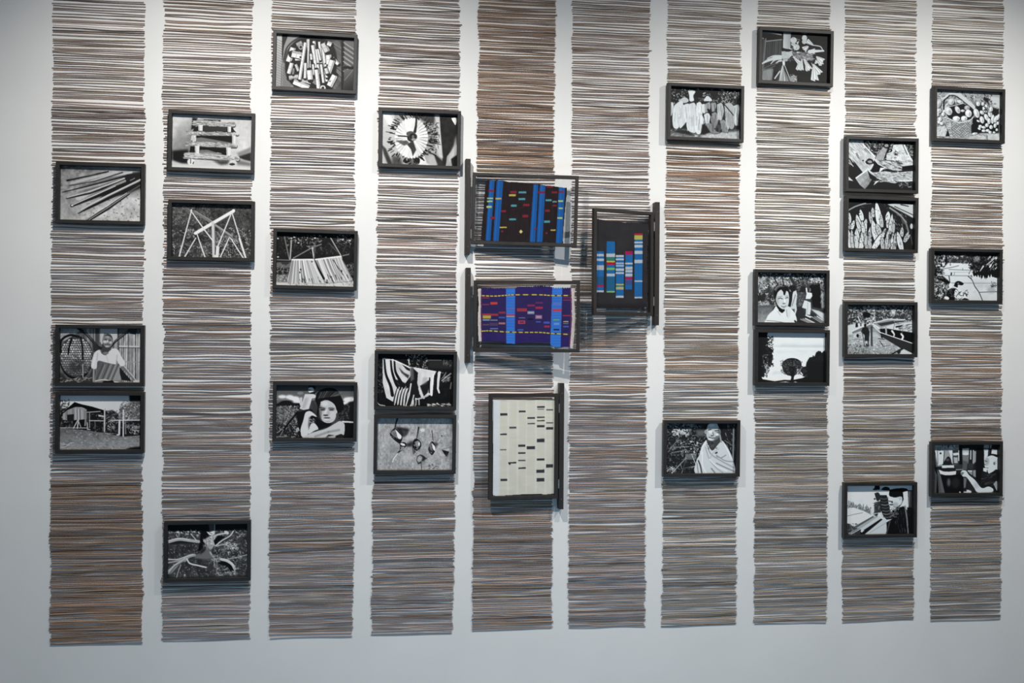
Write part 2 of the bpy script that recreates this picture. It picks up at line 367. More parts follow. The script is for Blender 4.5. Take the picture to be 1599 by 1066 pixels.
@pic
def C1():
    P = Pic((225, 105, 1385, 185, 1380, 975, 212, 908), 75, 17)
    P.g(220, 200, 190, 320, 600, 165, poly=(212, 105, 330, 105, 300, 920, 212, 920))
    for i in range(20):
        P.l(110, 6, 225 + i % 2, 180 + i * 38, 310, 220 + i * 38)
    P.p(50, 300, 105, 390, 105, 310, 480, 300, 560, 300, 300).l(90, 8, 300, 560, 292, 905)
    P.c(150, 390, 130, 560, 130, 420, 280, 340, 420, 320, 520, 330, 300).c(135, 320, 520, 380, 600, 400, 780, 480, 900, 310, 910, 310, 640)
    for i in range(9):
        P.l(80, 6, 320, 600 + i * 40, 440, 760 + i * 40)
    # basket rim and right weave
    P.c(105, 1040, 220, 1160, 220, 1200, 420, 1215, 640, 1180, 840, 1080, 900, 1080, 560, 1000, 320)
    for i in range(26):
        x = 1040 + i * 2
        P.l(P.rng.uniform(45, 150), 7, 1050, 230 + i * 26, 1210, 330 + i * 30)
    P.p(38, 1190, 200, 1235, 200, 1235, 970, 1200, 970).p(115, 1235, 215, 1385, 225, 1385, 590, 1235, 580)
    for i in range(13):
        P.l(60 if i % 2 else 185, 9, 1225, 230 + i * 36, 1385, 340 + i * 36)
    P.p(30, 1220, 590, 1385, 600, 1385, 640, 1220, 625).g(1240, 640, 110, 1385, 950, 35, poly=(1240, 640, 1385, 640, 1385, 980, 1240, 980)).l(130, 10, 1250, 800, 1380, 640)
    P.c(32, 480, 230, 640, 150, 900, 170, 1080, 300, 1130, 560, 1060, 880, 880, 960, 520, 900, 380, 760, 350, 560, 400, 360, soft=5)
    P.l(60, 22, 330, 480, 380, 300, 520, 175, 680, 140, cv=True)

    def tube(x0, y0, x1, y1, w, t=228, hole=None):
        P.l(30, w + 16, x0 + 4, y0 + 6, x1 + 4, y1 + 6)
        dx, dy = x1 - x0, y1 - y0
        d = math.hypot(dx, dy)
        nx, ny = -dy / d * w * .3, dx / d * w * .3
        if nx > 0:
            nx, ny = -nx, -ny
        P.p(t, x0 - dy / d * w / 2, y0 + dx / d * w / 2, x0 + dy / d * w / 2, y0 - dx / d * w / 2, x1 + dy / d * w / 2, y1 - dx / d * w / 2, x1 - dy / d * w / 2, y1 + dx / d * w / 2)
        P.l(t * .62, w * .26, x0 - nx, y0 - ny, x1 - nx, y1 - ny, op=.7)
        P.l(t * .8, 8, x0 + dx * .5 - dy / d * w / 2, y0 + dy * .5 + dx / d * w / 2, x0 + dx * .5 + dy / d * w / 2, y0 + dy * .5 - dx / d * w / 2)
        if hole:
            P.e(t, hole[0], hole[1], hole[2], hole[2]).e(45, hole[0], hole[1], hole[2] * .55, hole[2] * .6)
    tube(470, 310, 400, 520, 80); tube(530, 370, 540, 500, 80, 220); tube(450, 400, 590, 430, 95, 225, (578, 452, 28))
    tube(520, 270, 600, 230, 60, 170, (582, 300, 36)); tube(450, 540, 405, 700, 56); tube(510, 560, 550, 660, 40, 200)
    tube(410, 765, 550, 745, 62, 190); tube(600, 800, 740, 835, 50, 190); tube(480, 820, 710, 915, 78, 235)
    tube(480, 620, 470, 710, 30, 140); tube(760, 800, 850, 860, 60, 140)
    for a in ((650, 230, 570, 790, 44), (690, 180, 720, 650, 42), (700, 180, 690, 640, 24), (655, 540, 650, 770, 40), (780, 210, 790, 520, 44), (760, 270, 830, 700, 50), (815, 330, 870, 700, 34), (860, 220, 900, 600, 40),
              (840, 330, 880, 500, 30), (910, 270, 980, 820, 40), (890, 560, 930, 840, 36), (770, 560, 775, 720, 32), (840, 560, 860, 710, 36), (735, 400, 745, 490, 34), (960, 560, 980, 760, 36), (820, 640, 860, 940, 56)):
        tube(*a)
    tube(715, 650, 730, 790, 76, 238); tube(920, 240, 980, 370, 84, 205); tube(980, 240, 1040, 265, 60, 232); tube(1000, 420, 1010, 560, 80, 232)
    tube(1060, 470, 1150, 560, 50, 232); tube(1060, 500, 1000, 690, 80, 225); tube(990, 700, 960, 620, 50, 215); tube(1100, 730, 1020, 890, 86, 230, (1028, 818, 20))
    tube(910, 910, 925, 925, 60, 225, (922, 920, 42))
    return P


@pic
def C2():
    P = Pic((225, 108, 1395, 155, 1380, 945, 215, 905), 36, 18)
    P.n(10, 80).k_(260, (225, 160, 1390, 440), 30, 90, 26, 10).k_(60, (660, 160, 900, 380), 90, 190, 28, 10).k_(30, (380, 170, 640, 340), 80, 180, 22, 12).k_(40, (1120, 150, 1350, 300), 60, 200, 28, 12)
    for (x, y) in ((236, 202), (482, 185), (545, 270), (795, 200), (960, 190), (1325, 245), (1215, 230), (240, 480), (440, 200)):
        P.e(205, x, y, 16, 9)
    P.p(110, 215, 560, 440, 560, 430, 640, 215, 650, soft=8).k_(130, (215, 600, 440, 760), 40, 180, 24, 9).p(120, 215, 750, 400, 745, 410, 900, 215, 905, soft=6).k_(140, (215, 750, 440, 900), 60, 215, 26, 8).e(60, 350, 575, 60, 22)
    P.l(110, 16, 225, 522, 420, 530).k_(60, (1280, 580, 1390, 760), 50, 160, 26, 9)
    P.p(205, 215, 860, 450, 870, 900, 890, 1385, 850, 1385, 950, 215, 910, soft=6).k_(90, (420, 860, 1380, 945), 70, 230, 30, 8)
    for (p, t, w) in (((335, 180, 410, 515), 120, 16), ((440, 230, 422, 520), 165, 20), ((470, 500, 750, 345, 890, 295), 130, 15), ((755, 350, 780, 500), 185, 20), ((800, 260, 785, 510), 90, 14), ((1035, 205, 1185, 460), 165, 16), ((1010, 280, 1130, 410), 90, 10), ((1290, 260, 1220, 410), 75, 10), ((1215, 470, 1310, 450), 130, 14)):
        P.l(t, w, *p)
    P.p(190, 450, 520, 775, 520, 840, 660, 960, 885, 420, 890, 380, 830, 425, 650).p(188, 800, 520, 1060, 490, 1190, 475, 1290, 660, 1370, 830, 1340, 850, 1000, 880, 930, 830, 860, 660)
    for i in range(44):
        t = i / 43
        x0, x1 = 450 + 325 * t, 385 + 575 * t
        P.l(P.rng.uniform(120, 238), P.rng.uniform(5, 15), x0, 525, (x0 * .55 + x1 * .45), 690, x1, 880 + P.rng.uniform(-30, 20), cv=True)
    for i in range(46):
        t = i / 45
        x0, x1 = 805 + 385 * t, 930 + 430 * t
        y0 = 525 - 50 * t
        P.l(P.rng.uniform(115, 235), P.rng.uniform(5, 15), x0, y0, x0 * .6 + x1 * .4, 650 + 10 * t, x1, 870 - 40 * t + P.rng.uniform(-30, 20), cv=True)
    P.l(25, (16, 34), 790, 520, 850, 660, 930, 810).l(30, (3, 14), 590, 690, 605, 860).e(60, 582, 672, 14, 16).e(70, 570, 715, 10, 16).e(70, 750, 555, 12, 14).e(70, 1200, 700, 12, 20)
    P.l(225, 22, 450, 524, 775, 524).l(225, 22, 805, 524, 1060, 494, 1190, 480)
    P.k_(24, (560, 780, 1330, 870), 25, 60, 60, 12, 68, 8).l(30, 10, 1070, 530, 1220, 760).l(30, 8, 1210, 520, 1350, 800)
    return P


@pic
def C3():
    P = Pic((215, 105, 1380, 110, 1378, 912, 212, 912), 70, 19)
    P.g(215, 110, 70, 215, 330, 120, poly=((215, 100), (1380, 340)))
    for (x, y, rx, ry) in ((300, 285, 62, 26), (410, 290, 60, 32), (500, 320, 60, 40), (530, 360, 70, 30), (460, 310, 60, 26), (1290, 330, 70, 40), (1340, 320, 50, 34), (1260, 380, 50, 26)):
        P.e(225, x, y, rx, ry, soft=9)
    P.p(120, 215, 330, 560, 380, 560, 420, 215, 380, soft=10, op=.6)
    P.c(32, 215, 400, 300, 350, 390, 345, 470, 380, 560, 390, 580, 480, 380, 470, 215, 430).p(85, 215, 430, 360, 420, 540, 470, 520, 560, 350, 800, 215, 880, soft=6)
    P.k_(360, (215, 430, 540, 760), 50, 185, 28, 11).p(40, 215, 690, 380, 720, 560, 700, 580, 912, 215, 912, soft=14).k_(130, (215, 640, 560, 900), 30, 170, 30, 12)
    P.p(35, 1130, 480, 1320, 360, 1380, 360, 1380, 912, 1180, 912, soft=10).k_(120, (1150, 400, 1310, 650), 40, 120, 24, 8).p(22, 1240, 680, 1380, 690, 1380, 912, 1230, 912).p(205, 1200, 650, 1375, 660, 1375, 682, 1200, 675)
    # small figure on the left
    P.p(28, 500, 520, 740, 470, 880, 640, 800, 912, 560, 912, 540, 700, soft=6).p(60, 740, 330, 830, 440, 840, 620, 760, 480, soft=6)
    P.p(205, 640, 245, 770, 245, 812, 270, 800, 300, 745, 310, 700, 470, 620, 485, 560, 465, 600, 370).p(150, 640, 300, 700, 300, 640, 470, 590, 460, soft=14, op=.6).p(195, 560, 300, 600, 290, 600, 380, 570, 430, 560, 380).e(130, 570, 230, 46, 22)
    P.e(195, 730, 180, 44, 52).c(30, 690, 150, 700, 110, 760, 105, 800, 130, 790, 170, 740, 140).l(60, 12, 690, 180, 720, 186).l(235, 12, 710, 215, 745, 210).p(30, 690, 225, 800, 200, 850, 180, 780, 245)
    P.l(20, 26, 530, 520, 420, 660, 300, 820).l(140, 10, 320, 790, 270, 890, 215, 905).l(150, 10, 270, 895, 370, 890)
    # large figure
    P.c(26, 790, 330, 830, 210, 960, 150, 1100, 165, 1190, 290, 1230, 420, 1200, 510, 1130, 540, 1040, 620, 900, 640, 820, 560, 830, 440)
    for i in range(22):
        x = 840 + i * 14
        P.l(P.rng.uniform(50, 135), 5, x, 310 - i * 2, x + 40 + i * 4, 190 + abs(i - 8) * 3)
    P.p(24, 830, 620, 960, 680, 1060, 690, 1000, 740, 860, 790, 800, 700, soft=4)
    P.c(188, 880, 360, 960, 335, 1050, 370, 1105, 440, 1115, 560, 1080, 650, 1000, 685, 920, 660, 880, 600, 860, 500)
    P.p(90, 860, 400, 900, 440, 890, 620, 920, 680, 850, 600, soft=8, op=.7).e(205, 940, 390, 50, 34, soft=8).e(215, 960, 520, 22, 50, soft=6).e(200, 1060, 560, 44, 60, soft=10, op=.6)
    P.e(120, 905, 470, 54, 30, soft=8, op=.8).e(125, 1042, 472, 52, 28, soft=8, op=.8).e(150, 985, 540, 30, 40, soft=10, op=.5).e(34, 908, 482, 36, 10).e(34, 1042, 484, 36, 9).l(45, 12, 865, 450, 940, 462).l(50, 10, 1000, 455, 1080, 462).e(70, 955, 566, 40, 13).e(80, 975, 606, 52, 11).e(205, 970, 628, 36, 12).e(150, 985, 660, 40, 12, op=.5)
    P.e(190, 1115, 520, 14, 36).e(70, 1130, 560, 20, 30)
    P.c(205, 590, 880, 580, 780, 620, 640, 650, 530, 720, 505, 800, 560, 815, 590, 750, 570, 720, 600, 700, 700, 700, 830, 640, 910)
    P.p(110, 700, 600, 730, 580, 720, 700, 705, 820, 690, 720, soft=5).p(25, 720, 590, 800, 600, 790, 680, 720, 690).k_(14, (720, 620, 790, 680), 120, 215, 40, 8, 10, 20)
    P.c(205, 740, 690, 790, 690, 845, 770, 790, 800, 700, 850, 710, 760).c(190, 600, 905, 760, 830, 960, 770, 1100, 690, 1170, 655, 1240, 700, 1235, 860, 1190, 850, 1090, 880, 940, 905, 760, 912)
    P.l(120, 34, 800, 890, 1000, 820, 1160, 790, op=.5).p(40, 1100, 880, 1200, 850, 1230, 880, 1230, 912, 1060, 912).e(170, 1050, 890, 60, 26).p(45, 960, 900, 1090, 870, 1000, 860, soft=4)
    P.l(150, 14, 540, 760, 560, 800).e(200, 530, 790, 22, 40, 20, op=.7)
    return P


@pic
def D1():
    P = Pic((225, 130, 1350, 185, 1345, 960, 228, 915), 165, 20)
    P.g(230, 200, 205, 420, 860, 185, poly=(225, 130, 400, 130, 500, 930, 225, 930)).p(230, 225, 150, 330, 150, 420, 300, 320, 330, soft=10)
    P.p(60, 228, 620, 290, 680, 400, 930, 330, 930, 260, 760, soft=8).p(195, 228, 800, 300, 930, 228, 930, soft=8).p(80, 380, 780, 500, 800, 540, 930, 380, 930, soft=20)
    P.p(70, 720, 150, 1010, 170, 1000, 330, 820, 260, soft=10).p(45, 1080, 180, 1350, 190, 1345, 620, 1200, 800, 1180, 960, 1140, 960).p(200, 1010, 190, 1080, 190, 1090, 400, 1140, 830, 1080, 800, 1030, 640, 1060, 400, soft=6)
    P.p(190, 1330, 480, 1300, 640, 1240, 760, 1210, 930, 1280, 840, 1345, 700, soft=10).p(30, 1260, 840, 1345, 780, 1345, 960, 1280, 960, soft=6).p(50, 1000, 750, 1140, 870, 1180, 960, 1060, 960, soft=8)
    P.c(240, 1258, 230, 1330, 228, 1325, 330, 1290, 290)
    P.p(225, 780, 830, 850, 760, 900, 900, 1000, 940, 780, 945, soft=8).p(180, 900, 800, 1000, 800, 1060, 930, 940, 930, soft=10)
    # stamens ring
    for i in range(150):
        a = P.rng.uniform(0, 360)
        r0 = P.rng.uniform(225, 330); c, s_ = math.cos(math.radians(a)), math.sin(math.radians(a))
        r1 = r0 + P.rng.uniform(20, 90)
        sx = 1.0 if c < 0 else 1.12
        P.l(P.rng.uniform(20, 60), P.rng.uniform(9, 20), 665 + r0 * c * sx, 520 + r0 * s_ * 1.1, 665 + r1 * c * sx + 20 * s_, 520 + r1 * s_ * 1.05)
    P.c(28, 560, 830, 640, 850, 780, 820, 780, 910, 640, 915, 550, 880).k_(120, (880, 290, 1080, 760), 20, 190, 26, 12).k_(50, (560, 820, 780, 910), 20, 190, 20, 9)
    P.e(45, 665, 525, 232, 292)
    for i in range(34):
        a = math.radians(i * 360 / 34 + 4)
        c, s_ = math.cos(a), math.sin(a)
        P.l(P.rng.uniform(215, 245), (18, 42), 665 + 70 * c, 520 + 70 * s_, 660 + 160 * c + 10 * s_, 520 + 200 * s_, 665 + 228 * c, 525 + 285 * s_, cv=True)
    P.l(45, (24, 44), 740, 200, 730, 350, 715, 430).p(60, 690, 560, 740, 700, 690, 800, 660, 690, 600, 620, soft=4).p(90, 430, 560, 600, 560, 640, 600, 560, 640, soft=6).l(40, 20, 470, 490, 600, 500)
    P.e(90, 650, 460, 62, 40).e(60, 690, 505, 62, 56).e(28, 685, 500, 40, 42).e(110, 690, 505, 20, 26).e(150, 700, 545, 34, 20)
    P.n(10, 60)
    return P


@pic
def D2():
    P = Pic((210, 115, 1340, 130, 1335, 910, 205, 905), 28, 21)
    P.n(8, 60).k_(60, (630, 130, 960, 340), 70, 210, 34, 10).k_(50, (210, 200, 290, 720), 40, 140, 24, 8).p(45, 960, 200, 1330, 230, 1330, 350, 960, 330, soft=10).l(110, 10, 970, 210, 1160, 212).k_(30, (1180, 200, 1320, 300), 60, 150, 26, 8)
    P.l(190, 18, 670, 190, 672, 260).l(150, 12, 740, 190, 760, 120)
    P.p(205, 280, 180, 440, 195, 680, 310, 1080, 380, 1060, 440, 1040, 600, 1030, 740, 960, 740, 900, 780, 780, 800, 740, 900, 640, 905, 540, 890, 440, 840, 340, 780, 285, 560)
    P.n(22, 90, 200, poly=(280, 180, 680, 300, 1080, 380, 1000, 760, 500, 880, 290, 640))
    for p in ((305, 200, 330, 420, 400, 600, 430, 740), (400, 200, 420, 380, 480, 560, 540, 640), (455, 210, 470, 380, 530, 500, 600, 620)):
        P.l(30, (26, 50), *p, cv=True)
    P.p(32, 620, 560, 720, 420, 720, 320, 810, 400, 800, 560, 840, 700, 860, 780, 760, 770, 700, 880, 620, 860, 660, 700).p(90, 690, 330, 740, 330, 750, 500, 700, 540, soft=8)
    P.p(40, 560, 270, 690, 340, 690, 380, 640, 360).p(60, 520, 320, 600, 400, 680, 440, 660, 490, 560, 400, soft=5).p(30, 460, 500, 560, 640, 640, 600, 620, 560, 540, 520, soft=6)
    for i in range(9):
        x = 450 + i * 42
        P.l(32, (10, 24), x + 60, 600 + i * 6, x + 20, 740, x - 10 + i * 4, 890, cv=True).l(205, 12, x + 82, 620 + i * 6, x + 44, 740, x + 12 + i * 4, 885, cv=True)
    P.p(35, 700, 560, 800, 560, 850, 790, 760, 780, 690, 900, 640, 900, 690, 700).l(210, (20, 14), 705, 570, 680, 740, 630, 900).l(205, 16, 750, 740, 710, 900)
    P.p(36, 840, 600, 960, 520, 1000, 500, 960, 700, 900, 760, soft=4).p(34, 1050, 440, 1100, 400, 1090, 560, 1050, 700, 1040, 640).l(205, 28, 830, 640, 860, 730, 900, 780, cv=True).l(30, 20, 985, 480, 980, 700).l(225, 24, 1040, 440, 1020, 600, 1015, 740)
    P.p(150, 880, 470, 960, 470, 940, 560, 860, 590, soft=12, op=.6)
    P.l(215, (40, 24), 1130, 400, 1115, 520, 1110, 640, 1130, 700).e(210, 1130, 405, 30, 16, -30).l(180, 20, 790, 800, 880, 780, 960, 745)
    P.l(150, 18, 1170, 520, 1280, 430).l(120, 14, 1180, 480, 1230, 400).k_(30, (1150, 400, 1300, 540), 90, 180, 40, 9, -40, 20).l(120, 16, 1310, 550, 1300, 640)
    P.k_(46, (960, 870, 1310, 905), 90, 235, 46, 10, 10, 25).l(180, 12, 205, 850, 240, 885, 320, 900, cv=True).l(150, 16, 780, 860, 770, 905)
    P.l(225, 12, 300, 190, 440, 210, 680, 320).l(225, 10, 750, 325, 1080, 385)
    return P


@pic
def D3():
    P = Pic((205, 120, 1320, 130, 1310, 915, 200, 912), 158, 22)
    P.n(20, 150).n(26, 30, 45).n(16, 14).k_(260, (205, 150, 1310, 910), 110, 205, 22, 10)
    P.e(205, 870, 310, 34, 26, soft=4).e(205, 680, 420, 90, 40, soft=14, op=.6).e(185, 640, 740, 90, 50, soft=20, op=.6).e(120, 440, 580, 60, 60, soft=18, op=.5)
    P.p(40, 470, 260, 560, 270, 680, 290, 640, 380, 560, 420, soft=14).p(70, 560, 300, 660, 330, 600, 420, soft=10)
    P.c(34, 390, 350, 430, 300, 470, 280, 540, 360, 575, 430, 540, 510, 470, 470, 400, 400).c(130, 410, 350, 450, 310, 490, 350, 500, 420, 440, 400, op=.8).k_(40, (400, 310, 500, 430), 50, 215, 16, 8)
    P.c(238, 465, 290, 520, 350, 560, 400, 550, 440, 510, 430, 490, 360).l(30, (24, 12), 500, 130, 475, 220, 465, 280, cv=True)
    P.c(38, 530, 500, 600, 490, 640, 530, 600, 590, 540, 640, 500, 660, 540, 580).e(225, 580, 525, 38, 16, 20).k_(30, (530, 540, 610, 620), 60, 215, 18, 8).p(50, 620, 520, 740, 470, 720, 560, 640, 560, soft=14)
    P.l(225, (8, 12), 510, 660, 460, 720, 430, 790)
    P.c(30, 720, 540, 740, 460, 790, 440, 850, 500, 840, 580, 770, 640, 735, 670).e(140, 800, 520, 34, 50, soft=4).k_(30, (740, 490, 830, 630), 40, 215, 20, 9).l(38, (24, 10), 815, 270, 800, 350, 782, 450).e(225, 822, 520, 12, 28).l(150, 8, 740, 590, 745, 660)
    P.c(40, 960, 560, 1010, 480, 1060, 530, 1060, 620, 1010, 690, 960, 620).p(70, 1040, 480, 1110, 520, 1070, 580, soft=10).c(130, 970, 540, 1010, 500, 1030, 560, 1000, 620, op=.8).c(240, 1010, 510, 1055, 560, 1060, 620, 1030, 600).l(45, (12, 8), 1012, 320, 1020, 400, 1030, 470).k_(20, (960, 520, 1040, 660), 50, 190, 18, 8)
    P.c(55, 780, 760, 800, 700, 850, 680, 920, 730, 870, 790, 810, 825).e(165, 830, 745, 34, 50, 20).k_(24, (800, 700, 870, 810), 50, 190, 22, 8).p(50, 870, 700, 940, 740, 870, 780, soft=6).l(48, 10, 850, 790, 862, 910)
    P.p(34, 1155, 605, 1270, 640, 1230, 720, 1190, 670).p(90, 1200, 680, 1300, 650, 1230, 760, soft=18, op=.5).l(110, 14, 1160, 600, 1300, 570, op=.6).e(90, 1155, 400, 14, 12).k_(20, (930, 820, 1110, 900), 60, 110, 26, 12)
    return P


@pic
def E1():
    P = Pic((285, 130, 1320, 185, 1300, 930, 280, 905), 45, 23)
    P.k_(300, (285, 150, 1320, 400), 25, 215, 26, 11).p(35, 640, 180, 800, 180, 740, 300, 660, 300, soft=6).p(40, 860, 180, 1020, 200, 960, 310, 920, 330, soft=5).k_(70, (1060, 220, 1310, 380), 60, 225, 26, 10).p(45, 1220, 310, 1310, 320, 1310, 400, 1230, 390, soft=5)
    P.g(285, 780, 80, 285, 900, 150, poly=((280, 770), (1310, 935))).k_(160, (285, 780, 1310, 930), 50, 225, 36, 12, 0, 40).p(190, 780, 850, 1310, 800, 1310, 930, 720, 920, soft=14).k_(60, (800, 830, 1300, 930), 130, 240, 30, 12).p(45, 300, 790, 560, 800, 640, 880, 420, 840, soft=10)
    P.c(238, 550, 190, 660, 200, 630, 270, 640, 340, 580, 350, 570, 260, soft=3).c(205, 420, 340, 500, 290, 560, 330, 540, 370, 440, 380).c(225, 780, 340, 840, 270, 910, 340, 840, 350)

    def bundle(t, d, *p):
        P.c(30, *[v + (6 if i % 2 else 4) for i, v in enumerate(p)], soft=3)
        P.c(t, *p)
        xs, ys = p[0::2], p[1::2]
        x0, x1, y0, y1 = min(xs), max(xs), min(ys), max(ys)
        for i in range(d):
            x = P.rng.uniform(x0 + 12, x1 - 12)
            y = P.rng.uniform(y0 + 20, max(y0 + 21, y1 - 120))
            P.l(P.rng.choice([t * .72, t * .86, min(255, t * 1.1)]), P.rng.uniform(6, 14), x, y, x + P.rng.uniform(-10, 10), min(y1 - 10, y + P.rng.uniform(60, 170)), op=.7)
    bundle(215, 4, 285, 380, 330, 370, 340, 460, 310, 570, 285, 560)
    bundle(225, 14, 350, 420, 420, 360, 480, 360, 470, 480, 440, 640, 410, 765, 340, 745, 325, 560)
    bundle(225, 14, 480, 410, 560, 390, 590, 480, 560, 620, 510, 690, 440, 765, 430, 660, 460, 540)
    bundle(220, 22, 560, 400, 650, 380, 680, 500, 680, 700, 660, 830, 560, 800, 530, 700, 550, 540)
    bundle(228, 18, 680, 380, 740, 370, 780, 500, 780, 680, 740, 830, 690, 850, 650, 760, 660, 560)
    P.p(50, 800, 380, 1080, 370, 1230, 420, 1280, 620, 1240, 760, 1000, 830, 820, 700, 760, 560)
    bundle(225, 4, 750, 400, 800, 400, 820, 490, 780, 535)
    bundle(170, 12, 800, 400, 870, 370, 880, 460, 820, 520); bundle(160, 10, 890, 380, 960, 380, 960, 460, 910, 510)
    bundle(215, 8, 785, 560, 830, 530, 880, 560, 860, 670, 820, 695); bundle(150, 16, 900, 540, 960, 520, 1000, 600, 980, 700, 930, 760, 890, 640)
    bundle(140, 14, 800, 700, 890, 690, 960, 800, 1020, 820, 930, 840, 860, 800); bundle(190, 12, 980, 400, 1050, 380, 1080, 500, 1040, 640, 990, 580)
    bundle(150, 14, 1020, 650, 1090, 640, 1140, 760, 1130, 820, 1060, 790); bundle(185, 22, 1090, 390, 1180, 380, 1250, 480, 1190, 620, 1150, 770, 1110, 690)
    bundle(165, 12, 1160, 540, 1230, 520, 1240, 680, 1210, 765, 1160, 740); bundle(205, 12, 1230, 420, 1300, 410, 1300, 540, 1260, 720, 1220, 600)
    P.l(40, 14, 1090, 400, 1220, 560).p(35, 760, 700, 820, 720, 880, 820, 780, 860, 740, 850, soft=5).l(30, 30, 850, 480, 890, 560)
    return P


@pic
def E2():
    P = Pic((265, 155, 1280, 160, 1280, 912, 262, 910), 42, 24)
    P.k_(420, (265, 160, 860, 640), 20, 150, 32, 10).p(95, 700, 260, 830, 260, 820, 360, 720, 350, soft=14).k_(60, (360, 250, 610, 340), 120, 235, 34, 14).k_(40, (480, 420, 780, 600), 120, 230, 26, 11).k_(50, (270, 160, 720, 240), 60, 160, 40, 12)
    P.k_(160, (265, 560, 720, 910), 20, 140, 34, 9).k_(60, (1080, 180, 1270, 700), 30, 170, 34, 8, 80, 30).l(150, 20, 1250, 240, 1245, 720).l(110, 10, 1120, 420, 1240, 500)
    for i in range(9):
        P.l(150, 8, 560 + i * 18, 620, 556 + i * 18, 700)
    for p in ((300, 590, 420, 430, 480, 330), (380, 520, 600, 510), (350, 600, 560, 560), (560, 680, 400, 860, 360, 900), (560, 700, 500, 905), (500, 840, 480, 760), (540, 830, 700, 805), (640, 620, 700, 770)):
        P.l(P.rng.uniform(110, 190), 10, *p)
    P.k_(26, (280, 810, 400, 890), 90, 220, 40, 10).e(40, 560, 800, 60, 80, soft=20, op=.6)
    # cloak
    P.c(198, 850, 410, 790, 500, 750, 640, 712, 720, 700, 910, 960, 925, 1270, 915, 1275, 830, 1210, 620, 1120, 460, 1060, 430, 940, 570)
    for (p, t, w) in (((860, 480, 920, 620, 1060, 720, 1260, 830), 150, 16), ((840, 520, 900, 700, 1000, 830, 1100, 905), 165, 18), ((1040, 540, 960, 600, 900, 700), 170, 12), ((1140, 640, 1070, 680, 1000, 660), 140, 14), ((740, 720, 770, 800, 790, 900), 70, 20), ((720, 760, 740, 900), 120, 14),
                      ((1240, 740, 1120, 720, 1000, 640), 150, 16), ((800, 600, 800, 780, 850, 900), 225, 18), ((900, 700, 1000, 800, 1160, 880), 225, 16), ((1000, 760, 1120, 820, 1270, 890), 140, 18), ((1120, 480, 1180, 600, 1220, 700), 222, 16), ((850, 430, 800, 520, 780, 620), 232, 18), ((930, 840, 980, 900), 120, 20)):
        P.l(t, w, *p, cv=True, op=.8)
    P.e(70, 1000, 605, 24, 14, -30)
    P.p(70, 860, 400, 1050, 390, 1060, 440, 940, 570, 870, 470, soft=3).k_(40, (870, 440, 1010, 550), 30, 110, 24, 8)
    P.c(185, 860, 240, 880, 180, 960, 160, 1040, 190, 1060, 290, 1030, 380, 940, 425, 870, 390, 850, 310).p(90, 1030, 200, 1070, 260, 1040, 390, 950, 430, 990, 360, 1020, 300, soft=6, op=.8).c(35, 1040, 160, 1090, 200, 1080, 300, 1050, 250, 1010, 170)
    P.e(225, 910, 285, 24, 30, soft=4).e(215, 930, 190, 44, 20, soft=8).e(220, 1010, 330, 26, 20, soft=4).e(215, 905, 400, 34, 14, soft=4).l(60, 14, 880, 262, 920, 256).l(60, 14, 980, 275, 1030, 270).l(70, 9, 1000, 298, 1040, 302).l(90, 10, 945, 300, 960, 340).e(80, 935, 348, 24, 9).l(60, 11, 890, 370, 940, 385, 975, 380).e(150, 845, 290, 22, 34).l(150, 22, 1050, 340, 1070, 440)
    return P


